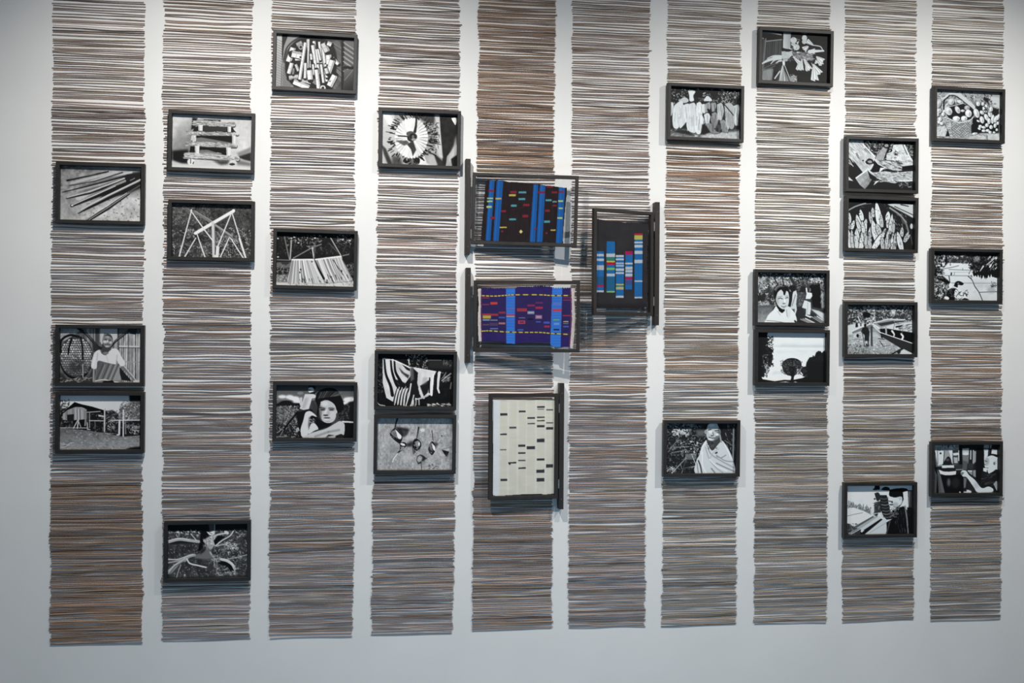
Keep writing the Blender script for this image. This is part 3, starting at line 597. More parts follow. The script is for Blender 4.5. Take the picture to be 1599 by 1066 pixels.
@pic
def F1():
    P = Pic((310, 120, 1285, 170, 1280, 915, 310, 875), 34, 25)
    P.n(6, 60)
    P.p(62, 310, 230, 380, 230, 380, 270, 610, 240, 620, 560, 310, 560)
    for i in range(34):
        x = 320 + i * 8.5
        P.l(P.rng.uniform(50, 125), 4, x + 20, 250, x, 700)
    P.l(120, 14, 385, 230, 345, 700).l(150, 12, 390, 270, 610, 240).l(150, 14, 310, 225, 350, 225).l(150, 18, 310, 130, 460, 140, 600, 165, cv=True)
    P.p(140, 340, 690, 500, 680, 480, 870, 340, 870, soft=8).n(22, 14, 60, poly=(340, 690, 500, 680, 480, 870, 340, 870)).p(45, 460, 600, 600, 600, 560, 760, 500, 700, soft=8)
    for p in ((300, 640, 360, 590, 440, 540, 610, 500), (410, 530, 500, 490, 610, 490), (420, 560, 520, 500, 610, 510), (460, 610, 520, 550, 610, 530), (530, 605, 570, 570, 610, 560), (340, 610, 450, 560, 600, 520)):
        P.l(205, (10, 22), *p, cv=True)
    for p in ((340, 690, 440, 640, 560, 600), (360, 710, 460, 670, 520, 640)):
        P.l(95, 12, *p, cv=True)
    P.g(630, 200, 205, 740, 200, 165, poly=(635, 130, 740, 130, 735, 390, 630, 370)).p(190, 610, 420, 760, 410, 770, 470, 700, 540, 690, 570, 640, 560, 615, 500).n(14, 30, poly=((610, 400), (770, 570)))
    P.l(24, 34, 625, 385, 690, 405, 740, 395, cv=True).l(220, 34, 640, 570, 645, 620).k_(14, (620, 520, 760, 570), 90, 215, 30, 9)

    def flower(x0, y0, x1, y1, w, t=218):
        dx, dy = x1 - x0, y1 - y0
        d = math.hypot(dx, dy); nx, ny = -dy / d, dx / d
        P.p(t, x0 + nx * w * .15, y0 + ny * w * .15, x1 + nx * w * .55, y1 + ny * w * .55, x1 + dx * .14, y1 + dy * .14, x1, y1, x1 + dx * .1 - nx * w * .5, y1 + dy * .1 - ny * w * .5, x0 - nx * w * .15, y0 - ny * w * .15)
        P.l(t * .6, 7, x0 + nx * w * .05, y0 + ny * w * .05, x1 + nx * w * .2, y1 + ny * w * .2).l(t * .72, 6, x0 - nx * w * .08, y0 - ny * w * .08, x1 - nx * w * .25, y1 - ny * w * .25).l(245, 7, x0, y0, x1 - dx * .1, y1 - dy * .1)
    P.p(120, 760, 420, 900, 430, 1060, 470, 1060, 560, 900, 540, 770, 510, soft=6).k_(60, (760, 420, 1060, 560), 40, 215, 40, 9, 10, 50)
    P.e(205, 780, 250, 46, 46).e(200, 820, 355, 46, 46).e(190, 775, 310, 34, 26).p(205, 820, 280, 860, 260, 840, 320).k_(26, (740, 210, 860, 400), 60, 240, 30, 9)
    P.e(205, 935, 215, 36, 46).e(195, 930, 270, 30, 36).flower = flower
    for a in ((1060, 320, 970, 260, 74), (990, 340, 930, 390, 90), (1000, 410, 1080, 410, 80), (1120, 500, 1200, 560, 90), (1110, 490, 1180, 610, 70), (780, 500, 870, 590, 60), (870, 560, 850, 690, 66), (900, 540, 900, 690, 60), (930, 530, 1010, 680, 80), (950, 540, 980, 700, 50), (1060, 610, 1160, 740, 90), (1070, 640, 1090, 840, 110), (1090, 600, 1120, 560, 60)):
        flower(*a)
    P.l(200, 12, 1050, 320, 1160, 340, 1195, 390, 1210, 410, cv=True).l(215, (50, 20), 1010, 420, 1100, 410, 1210, 405).l(170, 10, 1040, 590, 1060, 650).k_(30, (830, 420, 1080, 540), 120, 230, 50, 9, 10, 30)
    P.p(165, 620, 630, 650, 620, 720, 800, 745, 885, 560, 880).p(40, 640, 640, 670, 640, 760, 880, 720, 880, 650, 720)
    for i in range(10):
        P.l(P.rng.uniform(110, 225), 9, 630 + i * 3, 650 + i * 8, 560 + i * 20, 880)
    P.p(60, 500, 830, 560, 760, 600, 700, 580, 870, soft=4).l(205, 16, 590, 720, 520, 830).l(200, 10, 660, 640, 740, 850).p(150, 740, 800, 790, 770, 830, 800, 835, 885, 740, 885).k_(24, (740, 770, 830, 885), 60, 225, 26, 9)
    return P


@pic
def F2():
    P = Pic((290, 140, 1295, 160, 1280, 905, 290, 885), 60, 26)
    P.k_(330, (290, 150, 1290, 330), 20, 225, 30, 14).p(205, 480, 300, 560, 200, 690, 200, 800, 240, 840, 330, 760, 340, 600, 320, 520, 400, soft=12, op=.55).k_(110, (480, 190, 840, 330), 30, 235, 24, 12).p(210, 300, 230, 440, 210, 430, 420, 300, 420, soft=16, op=.6).k_(240, (290, 200, 600, 640), 30, 225, 28, 13).k_(60, (700, 200, 900, 340), 50, 235, 24, 11)
    P.p(50, 300, 480, 420, 460, 430, 580, 310, 580, soft=10).p(140, 290, 570, 480, 600, 490, 650, 290, 640, soft=6).k_(30, (290, 570, 480, 650), 90, 240, 40, 10)
    P.g(290, 640, 95, 290, 880, 160, poly=(290, 640, 560, 620, 440, 890, 290, 890)).n(20, 30, poly=(290, 640, 560, 620, 440, 890, 290, 890))
    P.p(70, 870, 300, 1290, 250, 1290, 700, 880, 800, soft=8).k_(200, (870, 250, 1290, 420), 20, 170, 28, 12).k_(26, (1060, 220, 1230, 290), 120, 235, 30, 14).p(32, 1060, 330, 1230, 320, 1240, 690, 1110, 660, 1090, 500, soft=5).p(150, 1240, 440, 1290, 430, 1290, 680, 1240, 680, soft=8).k_(40, (1230, 260, 1290, 680), 60, 215, 30, 10, 80, 20)
    P.l(60, 20, 548, 220, 600, 320).l(55, 18, 665, 200, 690, 330).l(60, 40, 790, 220, 860, 340, 880, 440).p(45, 900, 440, 950, 340, 1020, 360, 1010, 440, soft=4)
    P.p(80, 880, 460, 1000, 470, 990, 640, 880, 640, soft=10).k_(60, (880, 440, 1000, 660), 40, 160, 24, 9)
    P.p(55, 870, 660, 960, 650, 1010, 780, 880, 900, 860, 860, soft=5).p(205, 1080, 690, 1200, 720, 1280, 760, 1280, 880, 1180, 780, soft=5)
    P.p(50, 1040, 790, 1100, 770, 1290, 880, 1290, 905, 900, 905, 890, 860, soft=4)
    for i in range(9):
        P.l(P.rng.choice([60, 150, 215]), 14, 900 + i * 34, 850 - i * 6, 1040 + i * 34, 905)
    # distant standing figure
    P.e(120, 1065, 405, 22, 30).p(60, 1040, 390, 1070, 375, 1060, 440, 1040, 440).p(225, 1030, 440, 1100, 450, 1105, 500, 1075, 540, 1010, 540, 1015, 500).l(225, 18, 1030, 450, 1020, 380).p(215, 990, 560, 1080, 580, 1085, 690, 1070, 780, 1010, 770, 1015, 690, 955, 670).l(70, 12, 990, 545, 1090, 590).l(170, 7, 1040, 580, 1030, 760).p(220, 1010, 770, 1050, 790, 1110, 810, 1070, 825, 1000, 790)
    # middle figure
    P.c(40, 760, 360, 800, 330, 860, 350, 850, 420, 800, 430).p(150, 780, 390, 800, 440, 790, 470, 770, 430).p(205, 830, 430, 870, 410, 885, 470, 870, 620, 880, 700, 850, 800, 790, 700, 770, 640).p(45, 770, 420, 820, 440, 810, 560, 790, 660, 760, 650).l(150, 16, 860, 480, 810, 640).p(90, 790, 690, 850, 690, 840, 800, 800, 790, soft=3)
    # front figure
    P.c(32, 545, 440, 570, 350, 660, 325, 740, 360, 775, 460, 770, 560, 740, 660, 690, 740, 640, 730, 590, 640, 560, 560)
    P.l(170, 8, 560, 400, 600, 350, 670, 335, cv=True).l(130, 6, 570, 420, 610, 365, 700, 350, cv=True)
    P.c(206, 580, 505, 602, 440, 645, 402, 700, 398, 745, 420, 764, 480, 767, 540, 756, 620, 720, 680, 670, 690, 610, 640, 575, 560).p(36, 630, 355, 750, 355, 756, 430, 726, 418, 706, 486, 684, 474, 682, 436, 660, 405).e(150, 596, 560, 24, 70, op=.5, soft=10)
    P.l(46, 10, 612, 534, 640, 524, 672, 536, cv=True).l(56, 10, 716, 528, 736, 518, 756, 522, cv=True).l(110, 7, 615, 506, 662, 498).l(120, 7, 716, 498, 755, 494).e(105, 692, 606, 24, 9, soft=2).l(80, 8, 655, 646, 690, 656, 728, 644, cv=True).e(236, 704, 570, 10, 30, soft=4).e(165, 692, 672, 20, 7, soft=3)
    P.c(226, 575, 640, 540, 700, 470, 770, 430, 850, 425, 900, 640, 905, 860, 900, 860, 780, 800, 690, 750, 660, 700, 720, 650, 745).p(38, 600, 660, 640, 710, 700, 700, 660, 745, 620, 720).c(215, 700, 690, 740, 650, 780, 670, 790, 760, 760, 830, 730, 800)
    P.l(120, 8, 440, 860, 560, 870, 700, 895, cv=True).l(160, 10, 730, 700, 740, 800).l(170, 12, 600, 720, 640, 780, op=.6).l(60, 26, 850, 870, 880, 905)
    return P


@pic
def F3():
    P = Pic((297, 130, 1290, 145, 1285, 885, 295, 875), 235, 27)
    P.g(700, 140, 238, 700, 330, 225).g(700, 330, 212, 700, 380, 240, poly=((297, 330), (1290, 480)), soft=3).g(700, 390, 222, 700, 620, 240, poly=((297, 390), (1290, 900)), soft=10).p(195, 640, 310, 1290, 330, 1290, 365, 640, 345, soft=12, op=.5).p(205, 560, 690, 720, 720, 720, 760, 500, 770, soft=16, op=.6).n(5, 120, 30)
    D = 38
    P.p(D, 295, 130, 460, 130, 450, 170, 455, 215, 495, 240, 455, 270, 465, 305, 425, 325, 470, 345, 540, 400, 535, 430, 520, 440, 535, 500, 515, 600, 490, 590, 475, 640, 460, 600, 470, 680, 440, 730, 415, 740, 410, 800, 370, 800, 390, 830, 560, 860, 700, 840, 800, 845, 830, 840, 960, 815, 1000, 795, 960, 790, 970, 760, 930, 710, 960, 650, 1010, 640, 1020, 580, 1060, 510, 1140, 490, 1160, 430, 1200, 410, 1240, 440, 1290, 400, 1290, 890, 295, 880)
    P.k_(120, (440, 180, 540, 640), D, D + 20, 30, 12).k_(60, (400, 600, 480, 790), D, 60, 30, 12).k_(40, (380, 460, 470, 640), 60, 235, 14, 7).k_(40, (420, 600, 470, 780), 120, 235, 14, 8)
    P.k_(120, (1040, 520, 1150, 480, 1180, 430, 1290, 410, 1290, 560, 1040, 570), D, D + 10, 30, 14).e(D, 1200, 440, 30, 30).k_(40, (930, 640, 1030, 800), D, 70, 26, 12)
    P.c(D + 6, 660, 620, 690, 560, 760, 520, 860, 520, 930, 560, 950, 610, 930, 680, 930, 740, 860, 770, 840, 800, 830, 850, 790, 850, 800, 790, 740, 770, 690, 720)
    P.k_(200, (660, 540, 940, 760), 45, 110, 22, 7).k_(70, (690, 570, 920, 690), 90, 170, 12, 5).k_(30, (880, 680, 940, 760), 160, 225, 16, 8).p(D, 760, 640, 860, 640, 830, 800, 800, 800, soft=6).k_(60, (645, 560, 960, 720), D, 60, 26, 8)
    P.p(220, 590, 880, 720, 868, 790, 880).p(190, 830, 880, 860, 868, 900, 882)
    return P


@pic
def G1():
    P = Pic((308, 120, 1275, 165, 1262, 885, 303, 855), 40, 28)
    P.k_(220, (560, 150, 860, 430), 30, 225, 22, 9).k_(130, (840, 180, 1010, 440), 30, 215, 22, 10).k_(60, (1160, 200, 1275, 440), 30, 190, 28, 10)
    P.p(205, 980, 200, 1130, 190, 1180, 300, 1260, 430, 1260, 500, 1150, 500, 1040, 440, 880, 430, 880, 330, 960, 300).n(30, 40, poly=((880, 200), (1260, 500))).k_(60, (880, 300, 1260, 500), 110, 240, 40, 9, 20, 30).l(45, 14, 1120, 200, 1180, 340).l(220, 24, 1140, 210, 1220, 390)
    P.p(160, 830, 230, 900, 250, 830, 430, 730, 430, 720, 390).n(20, 25, poly=(830, 230, 900, 250, 830, 430, 730, 430, 720, 390)).e(30, 885, 215, 56, 40, 10).e(150, 880, 210, 30, 22).l(30, 16, 900, 260, 850, 400)
    P.p(192, 308, 120, 540, 120, 560, 200, 720, 370, 690, 460, 620, 600, 540, 610, 480, 530, 420, 450, 303, 360)
    P.n(34, 40, 60, poly=(308, 120, 540, 120, 720, 370, 620, 600, 480, 530, 303, 360)).k_(90, (310, 160, 640, 500), 110, 235, 70, 10, 48, 12).l(225, 16, 540, 190, 710, 370)
    P.c(40, 570, 450, 620, 400, 680, 420, 690, 470, 640, 490, 590, 480).c(150, 600, 440, 650, 430, 670, 460, 630, 470).e(60, 540, 430, 14, 12)
    P.p(200, 700, 400, 800, 430, 920, 440, 1050, 480, 1260, 500, 1100, 520, 1110, 580, 1020, 590, 900, 550, 780, 480)
    P.k_(120, (760, 430, 1110, 590), 40, 235, 60, 9, 22, 14).p(30, 690, 450, 780, 490, 850, 540, 780, 600, 700, 600, 640, 570, soft=3)
    P.l(205, (24, 10), 690, 390, 760, 480, 880, 550).p(28, 850, 550, 1000, 590, 1260, 560, 1260, 510, 1110, 520, 1100, 590, 900, 600)
    P.p(225, 790, 540, 860, 540, 770, 610).c(205, 620, 560, 680, 480, 690, 500, 650, 570).l(215, 18, 610, 550, 660, 610, 760, 640, cv=True)
    P.p(185, 690, 610, 860, 590, 1000, 610, 1260, 590, 1255, 740, 1060, 740, 1000, 770, 820, 740, 740, 690, 580, 630)
    P.n(34, 40, 22, poly=(690, 610, 1000, 600, 1260, 590, 1255, 740, 820, 740, 700, 680)).k_(130, (680, 610, 1250, 750), 70, 240, 50, 9, 8, 16).l(225, 14, 1060, 735, 1250, 730).k_(20, (1060, 760, 1250, 830), 60, 190, 34, 10)
    P.g(460, 640, 190, 640, 780, 120, poly=(600, 560, 650, 620, 680, 690, 620, 790, 565, 855, 500, 800, 435, 700)).n(30, 40, poly=(600, 560, 650, 620, 680, 690, 620, 790, 565, 855, 500, 800, 435, 700)).l(225, 16, 440, 690, 600, 570).p(38, 600, 570, 640, 620, 730, 680, 720, 740, 640, 700)
    P.p(205, 303, 640, 400, 735, 303, 715).p(210, 690, 800, 720, 740, 780, 725).k_(16, (1000, 300, 1040, 400), 30, 60, 40, 8)
    return P


@pic
def G2():
    P = Pic((310, 100, 1275, 145, 1262, 862, 300, 840), 38, 29)
    P.k_(80, (310, 150, 1260, 860), 25, 75, 40, 12)
    P.p(195, 900, 185, 1010, 170, 1275, 190, 1270, 390, 1100, 290).l(60, 12, 1000, 215, 1260, 340).l(50, 14, 1090, 190, 1200, 215).l(120, 10, 950, 210, 1220, 360)
    P.l(150, 16, 330, 270, 440, 210, 580, 165, cv=True).l(110, 8, 560, 180, 660, 170).l(120, 22, 930, 240, 1070, 340, 1160, 460, 1200, 590, cv=True).l(170, 8, 930, 230, 1080, 340, 1170, 450, cv=True).l(90, 8, 1230, 640, 1260, 790).k_(24, (1000, 340, 1180, 560), 60, 150, 50, 7, 60, 20)
    P.e(190, 1245, 510, 20, 40)

    def leaf(x0, y0, x1, y1, w, t=205):
        dx, dy = x1 - x0, y1 - y0
        d = math.hypot(dx, dy); nx, ny = -dy / d * w / 2, dx / d * w / 2
        P.c(24, x0 - nx * .9, y0 - ny * .9, x0 + dx * .4 - nx * 1.3, y0 + dy * .4 - ny * 1.3, x0 + dx * .75 - nx, y0 + dy * .75 - ny, x1, y1, x0 + dx * .75 + nx, y0 + dy * .75 + ny, x0 + dx * .4 + nx * 1.3, y0 + dy * .4 + ny * 1.3, x0 + nx * .9, y0 + ny * .9)
        P.c(t, x0 - nx * .7, y0 - ny * .7, x0 + dx * .4 - nx, y0 + dy * .4 - ny, x0 + dx * .75 - nx * .7, y0 + dy * .75 - ny * .7, x1, y1, x0 + dx * .75 + nx * .7, y0 + dy * .75 + ny * .7, x0 + dx * .4 + nx, y0 + dy * .4 + ny, x0 + nx * .7, y0 + ny * .7)
        P.l(t * .72, 5, x0, y0, x1, y1, op=.8).l(t * .8, 5, x0 + nx * .6, y0 + ny * .6, x0 + dx * .7 + nx * .4, y0 + dy * .7 + ny * .4, op=.7)
        for _ in range(4):
            q = P.rng.uniform(.1, .8); r = P.rng.uniform(-.7, .7)
            P.e(70, x0 + dx * q + nx * r, y0 + dy * q + ny * r, 8, 6)
    for a in ((345, 460, 345, 305, 60), (350, 550, 340, 450, 40), (380, 550, 415, 420, 50), (530, 420, 505, 260, 60), (500, 520, 450, 335, 60), (520, 640, 440, 380, 50), (560, 560, 590, 400, 60), (670, 470, 635, 290, 50), (690, 370, 680, 230, 50), (790, 520, 735, 150, 86), (820, 520, 800, 320, 44), (895, 430, 910, 290, 66),
              (900, 530, 900, 400, 44), (930, 620, 965, 330, 56), (980, 600, 990, 400, 40), (1100, 660, 1110, 520, 50), (1140, 740, 1200, 590, 50), (1150, 735, 1225, 630, 34),
              (370, 840, 305, 510, 80), (400, 840, 380, 560, 50), (460, 840, 450, 540, 80), (510, 840, 590, 440, 80), (560, 640, 530, 430, 50), (640, 700, 655, 510, 60), (600, 840, 590, 640, 70), (640, 840, 640, 600, 56), (740, 720, 680, 420, 90), (790, 640, 740, 470, 70), (690, 840, 870, 570, 80), (830, 850, 820, 660, 60), (830, 640, 870, 540, 40),
              (890, 860, 910, 560, 76), (960, 850, 980, 600, 50), (1000, 850, 1010, 600, 40), (1100, 860, 1040, 590, 76)):
        leaf(*a, t=P.rng.uniform(180, 222))
    P.k_(40, (860, 560, 1030, 860), 25, 60, 60, 9, 85, 12).k_(30, (400, 560, 760, 860), 30, 90, 60, 7, 82, 12)
    return P


@pic
def G3():
    P = Pic((290, 150, 1255, 160, 1258, 895, 290, 885), 150, 30)
    P.p(60, 290, 150, 1255, 150, 1255, 380, 1000, 420, 700, 400, 290, 470).k_(380, (290, 170, 720, 460), 20, 220, 26, 12).k_(330, (700, 170, 1255, 430), 50, 210, 28, 12).p(205, 950, 230, 1010, 240, 1000, 300, 950, 290, soft=8).k_(40, (560, 180, 720, 400), 120, 235, 40, 11, -30, 40).e(28, 590, 300, 60, 44, soft=6)
    P.l(120, 26, 460, 230, 500, 330).l(205, 12, 470, 330, 500, 420)
    P.p(200, 290, 460, 420, 430, 560, 420, 560, 560, 400, 580, 290, 640, soft=4).p(205, 1000, 430, 1255, 410, 1255, 560, 1000, 530, 880, 500, 800, 500, soft=4).k_(60, (1000, 430, 1250, 560), 60, 230, 50, 10, -10, 15)
    P.g(290, 560, 190, 290, 890, 150, poly=(290, 590, 720, 560, 800, 640, 1100, 800, 900, 895, 290, 895)).n(22, 40, 20, poly=(290, 590, 720, 560, 800, 640, 1100, 800, 900, 895, 290, 895)).k_(120, (290, 600, 560, 760), 90, 230, 50, 9, -8, 15).k_(260, (300, 740, 640, 890), 25, 190, 18, 8).k_(160, (640, 700, 1080, 890), 90, 240, 22, 9)
    P.p(150, 700, 420, 900, 370, 1140, 380, 1130, 400, 960, 410, 760, 470).p(60, 740, 430, 980, 390, 1000, 430, 800, 470, soft=3).l(215, 12, 690, 420, 900, 365, 1140, 375).p(45, 990, 400, 1130, 390, 1130, 405, 1000, 420).p(45, 1010, 470, 1130, 450, 1080, 490, 1010, 495)
    P.p(120, 380, 550, 540, 470, 640, 440, 780, 500, 700, 500, 520, 540, 390, 580).l(215, 14, 380, 545, 520, 480, 640, 438).p(35, 430, 430, 460, 410, 470, 480, 430, 490).p(30, 500, 420, 515, 420, 515, 470, 500, 470).e(30, 462, 610, 18, 28)
    P.p(205, 650, 430, 690, 430, 800, 500, 760, 520)
    P.p(30, 780, 510, 880, 505, 1255, 570, 1258, 880, 1100, 800, 940, 700, 800, 610).p(52, 740, 540, 800, 590, 1000, 650, 1258, 740, 1258, 860, 1080, 800, 830, 640).p(26, 890, 515, 1258, 575, 1258, 720, 1000, 640, 890, 590)
    P.l(225, 10, 690, 470, 780, 560, 1000, 640, 1255, 730).l(205, 9, 690, 430, 720, 480)
    P.l(170, 22, 870, 490, 876, 580).l(215, (26, 14), 960, 545, 990, 590, 985, 625, cv=True).l(225, (24, 24), 1095, 590, 1120, 630, 1105, 670, cv=True).l(110, 8, 975, 540, 995, 440).l(90, 8, 1105, 590, 1118, 500)
    P.p(40, 795, 590, 830, 620, 820, 660, 800, 640).l(60, 10, 760, 655, 850, 670).p(40, 820, 770, 960, 755, 840, 778).l(45, 10, 780, 690, 830, 770)
    P.p(45, 930, 895, 1100, 800, 1130, 815, 1060, 895, 1030, 860, 980, 895).p(205, 1080, 895, 1090, 840, 1130, 820, 1250, 880, 1250, 895, soft=4)
    P.e(30, 570, 455, 18, 28).p(42, 535, 500, 560, 480, 610, 485, 635, 560, 625, 690, 560, 690, 560, 600, 520, 560).l(36, 18, 540, 500, 520, 550, 560, 580).l(40, 16, 580, 690, 595, 765).l(40, 16, 612, 690, 615, 770).p(48, 580, 600, 630, 600, 628, 690, 570, 690).p(200, 575, 690, 600, 690, 605, 730, 580, 730, soft=2)
    P.l(60, 22, 665, 480, 668, 760).l(90, 8, 650, 480, 655, 740).l(70, 12, 525, 540, 550, 680, 560, 770)
    return P


@pic
def G4():
    P = Pic((278, 178, 1255, 180, 1250, 915, 278, 912), 195, 31)
    P.g(300, 180, 225, 300, 520, 195, poly=((278, 170), (720, 640))).e(240, 620, 380, 60, 160, soft=40, op=.6).n(10, 80).n(8, 20)
    for i in range(46):
        x = P.rng.uniform(290, 640)
        y = 490 + (x - 290) * .28
        P.l(P.rng.uniform(60, 150), P.rng.uniform(4, 10), x, y, x + P.rng.uniform(-8, 8), y - P.rng.uniform(20, 100))
    P.k_(60, (300, 470, 520, 530), 60, 160, 34, 8, -70, 30).p(120, 460, 500, 640, 570, 640, 610, 540, 570, soft=8).k_(40, (470, 500, 650, 610), 60, 150, 30, 8, -75, 20)
    P.p(215, 278, 525, 400, 510, 560, 570, 690, 650, 430, 810, 278, 700).n(8, 60, poly=((278, 500), (700, 800))).l(120, 8, 290, 640, 420, 610, 530, 590)
    P.p(60, 278, 740, 340, 750, 440, 820, 500, 790, 520, 915, 278, 915).k_(60, (280, 750, 460, 910), 20, 130, 30, 12)
    P.p(160, 430, 810, 700, 650, 760, 650, 500, 830).p(90, 400, 800, 680, 640, 700, 655, 440, 815).p(190, 500, 830, 780, 650, 800, 680, 530, 860)
    P.p(30, 500, 880, 800, 680, 830, 700, 580, 915, 500, 915).p(205, 500, 860, 560, 850, 520, 885).p(190, 560, 915, 830, 690, 890, 720, 880, 915).l(150, 12, 640, 890, 880, 740, op=.6)
    P.l(215, 8, 350, 915, 500, 830).l(160, 10, 330, 900, 480, 820)
    # figures
    P.p(28, 670, 240, 700, 225, 705, 180, 780, 180, 780, 250, 690, 255).c(205, 690, 265, 770, 260, 780, 320, 740, 400, 705, 330).c(50, 700, 300, 760, 290, 790, 360, 760, 420, 730, 400).e(60, 705, 385, 14, 14)
    P.p(60, 700, 440, 790, 420, 800, 590, 700, 600).k_(20, (700, 440, 790, 590), 40, 120, 34, 9).p(215, 770, 590, 800, 640, 740, 650, 700, 620, soft=3).p(40, 690, 620, 760, 600, 740, 650, soft=4)
    P.c(35, 790, 250, 850, 205, 915, 220, 920, 260, 850, 260).c(205, 800, 270, 910, 265, 930, 320, 880, 350, 810, 320)
    P.p(42, 780, 330, 880, 330, 910, 420, 930, 560, 1000, 620, 980, 690, 880, 700, 830, 640, 790, 540)
    for i in range(7):
        P.l(P.rng.uniform(70, 120), 12, 790 + i * 8, 380 + i * 46, 850 + i * 8, 390 + i * 46, 905 + i * 12, 372 + i * 44, cv=True)
    P.c(24, 920, 250, 1040, 230, 1180, 240, 1200, 340, 1120, 460, 1090, 480, 1100, 360, 1000, 370, 920, 340)
    P.c(200, 905, 350, 960, 360, 1060, 390, 1100, 360, 1110, 410, 1090, 470, 1030, 520, 960, 520, 920, 490, 905, 420).l(40, 14, 915, 420, 965, 430).e(40, 960, 445, 14, 8).e(235, 940, 400, 24, 16, soft=4).e(60, 950, 475, 34, 10).e(140, 1010, 480, 44, 40, soft=8, op=.5).e(180, 1080, 385, 22, 30).p(50, 1020, 520, 1090, 470, 1080, 500, 1020, 545)
    P.p(205, 1120, 290, 1200, 265, 1200, 500, 1090, 490, 1130, 400).p(60, 1190, 260, 1255, 260, 1255, 520, 1200, 520).l(120, 10, 1215, 280, 1205, 500)
    P.p(26, 960, 560, 1060, 520, 1130, 500, 1180, 560, 1220, 915, 880, 915, 880, 740, 980, 680).p(26, 1180, 520, 1255, 520, 1255, 915, 1200, 915).k_(50, (930, 500, 1060, 660), 40, 200, 22, 8).l(120, 20, 1150, 500, 1180, 700, 1195, 905, cv=True).l(70, 20, 930, 720, 880, 910).k_(40, (1000, 560, 1240, 900), 24, 70, 60, 10, 85, 12)
    return P


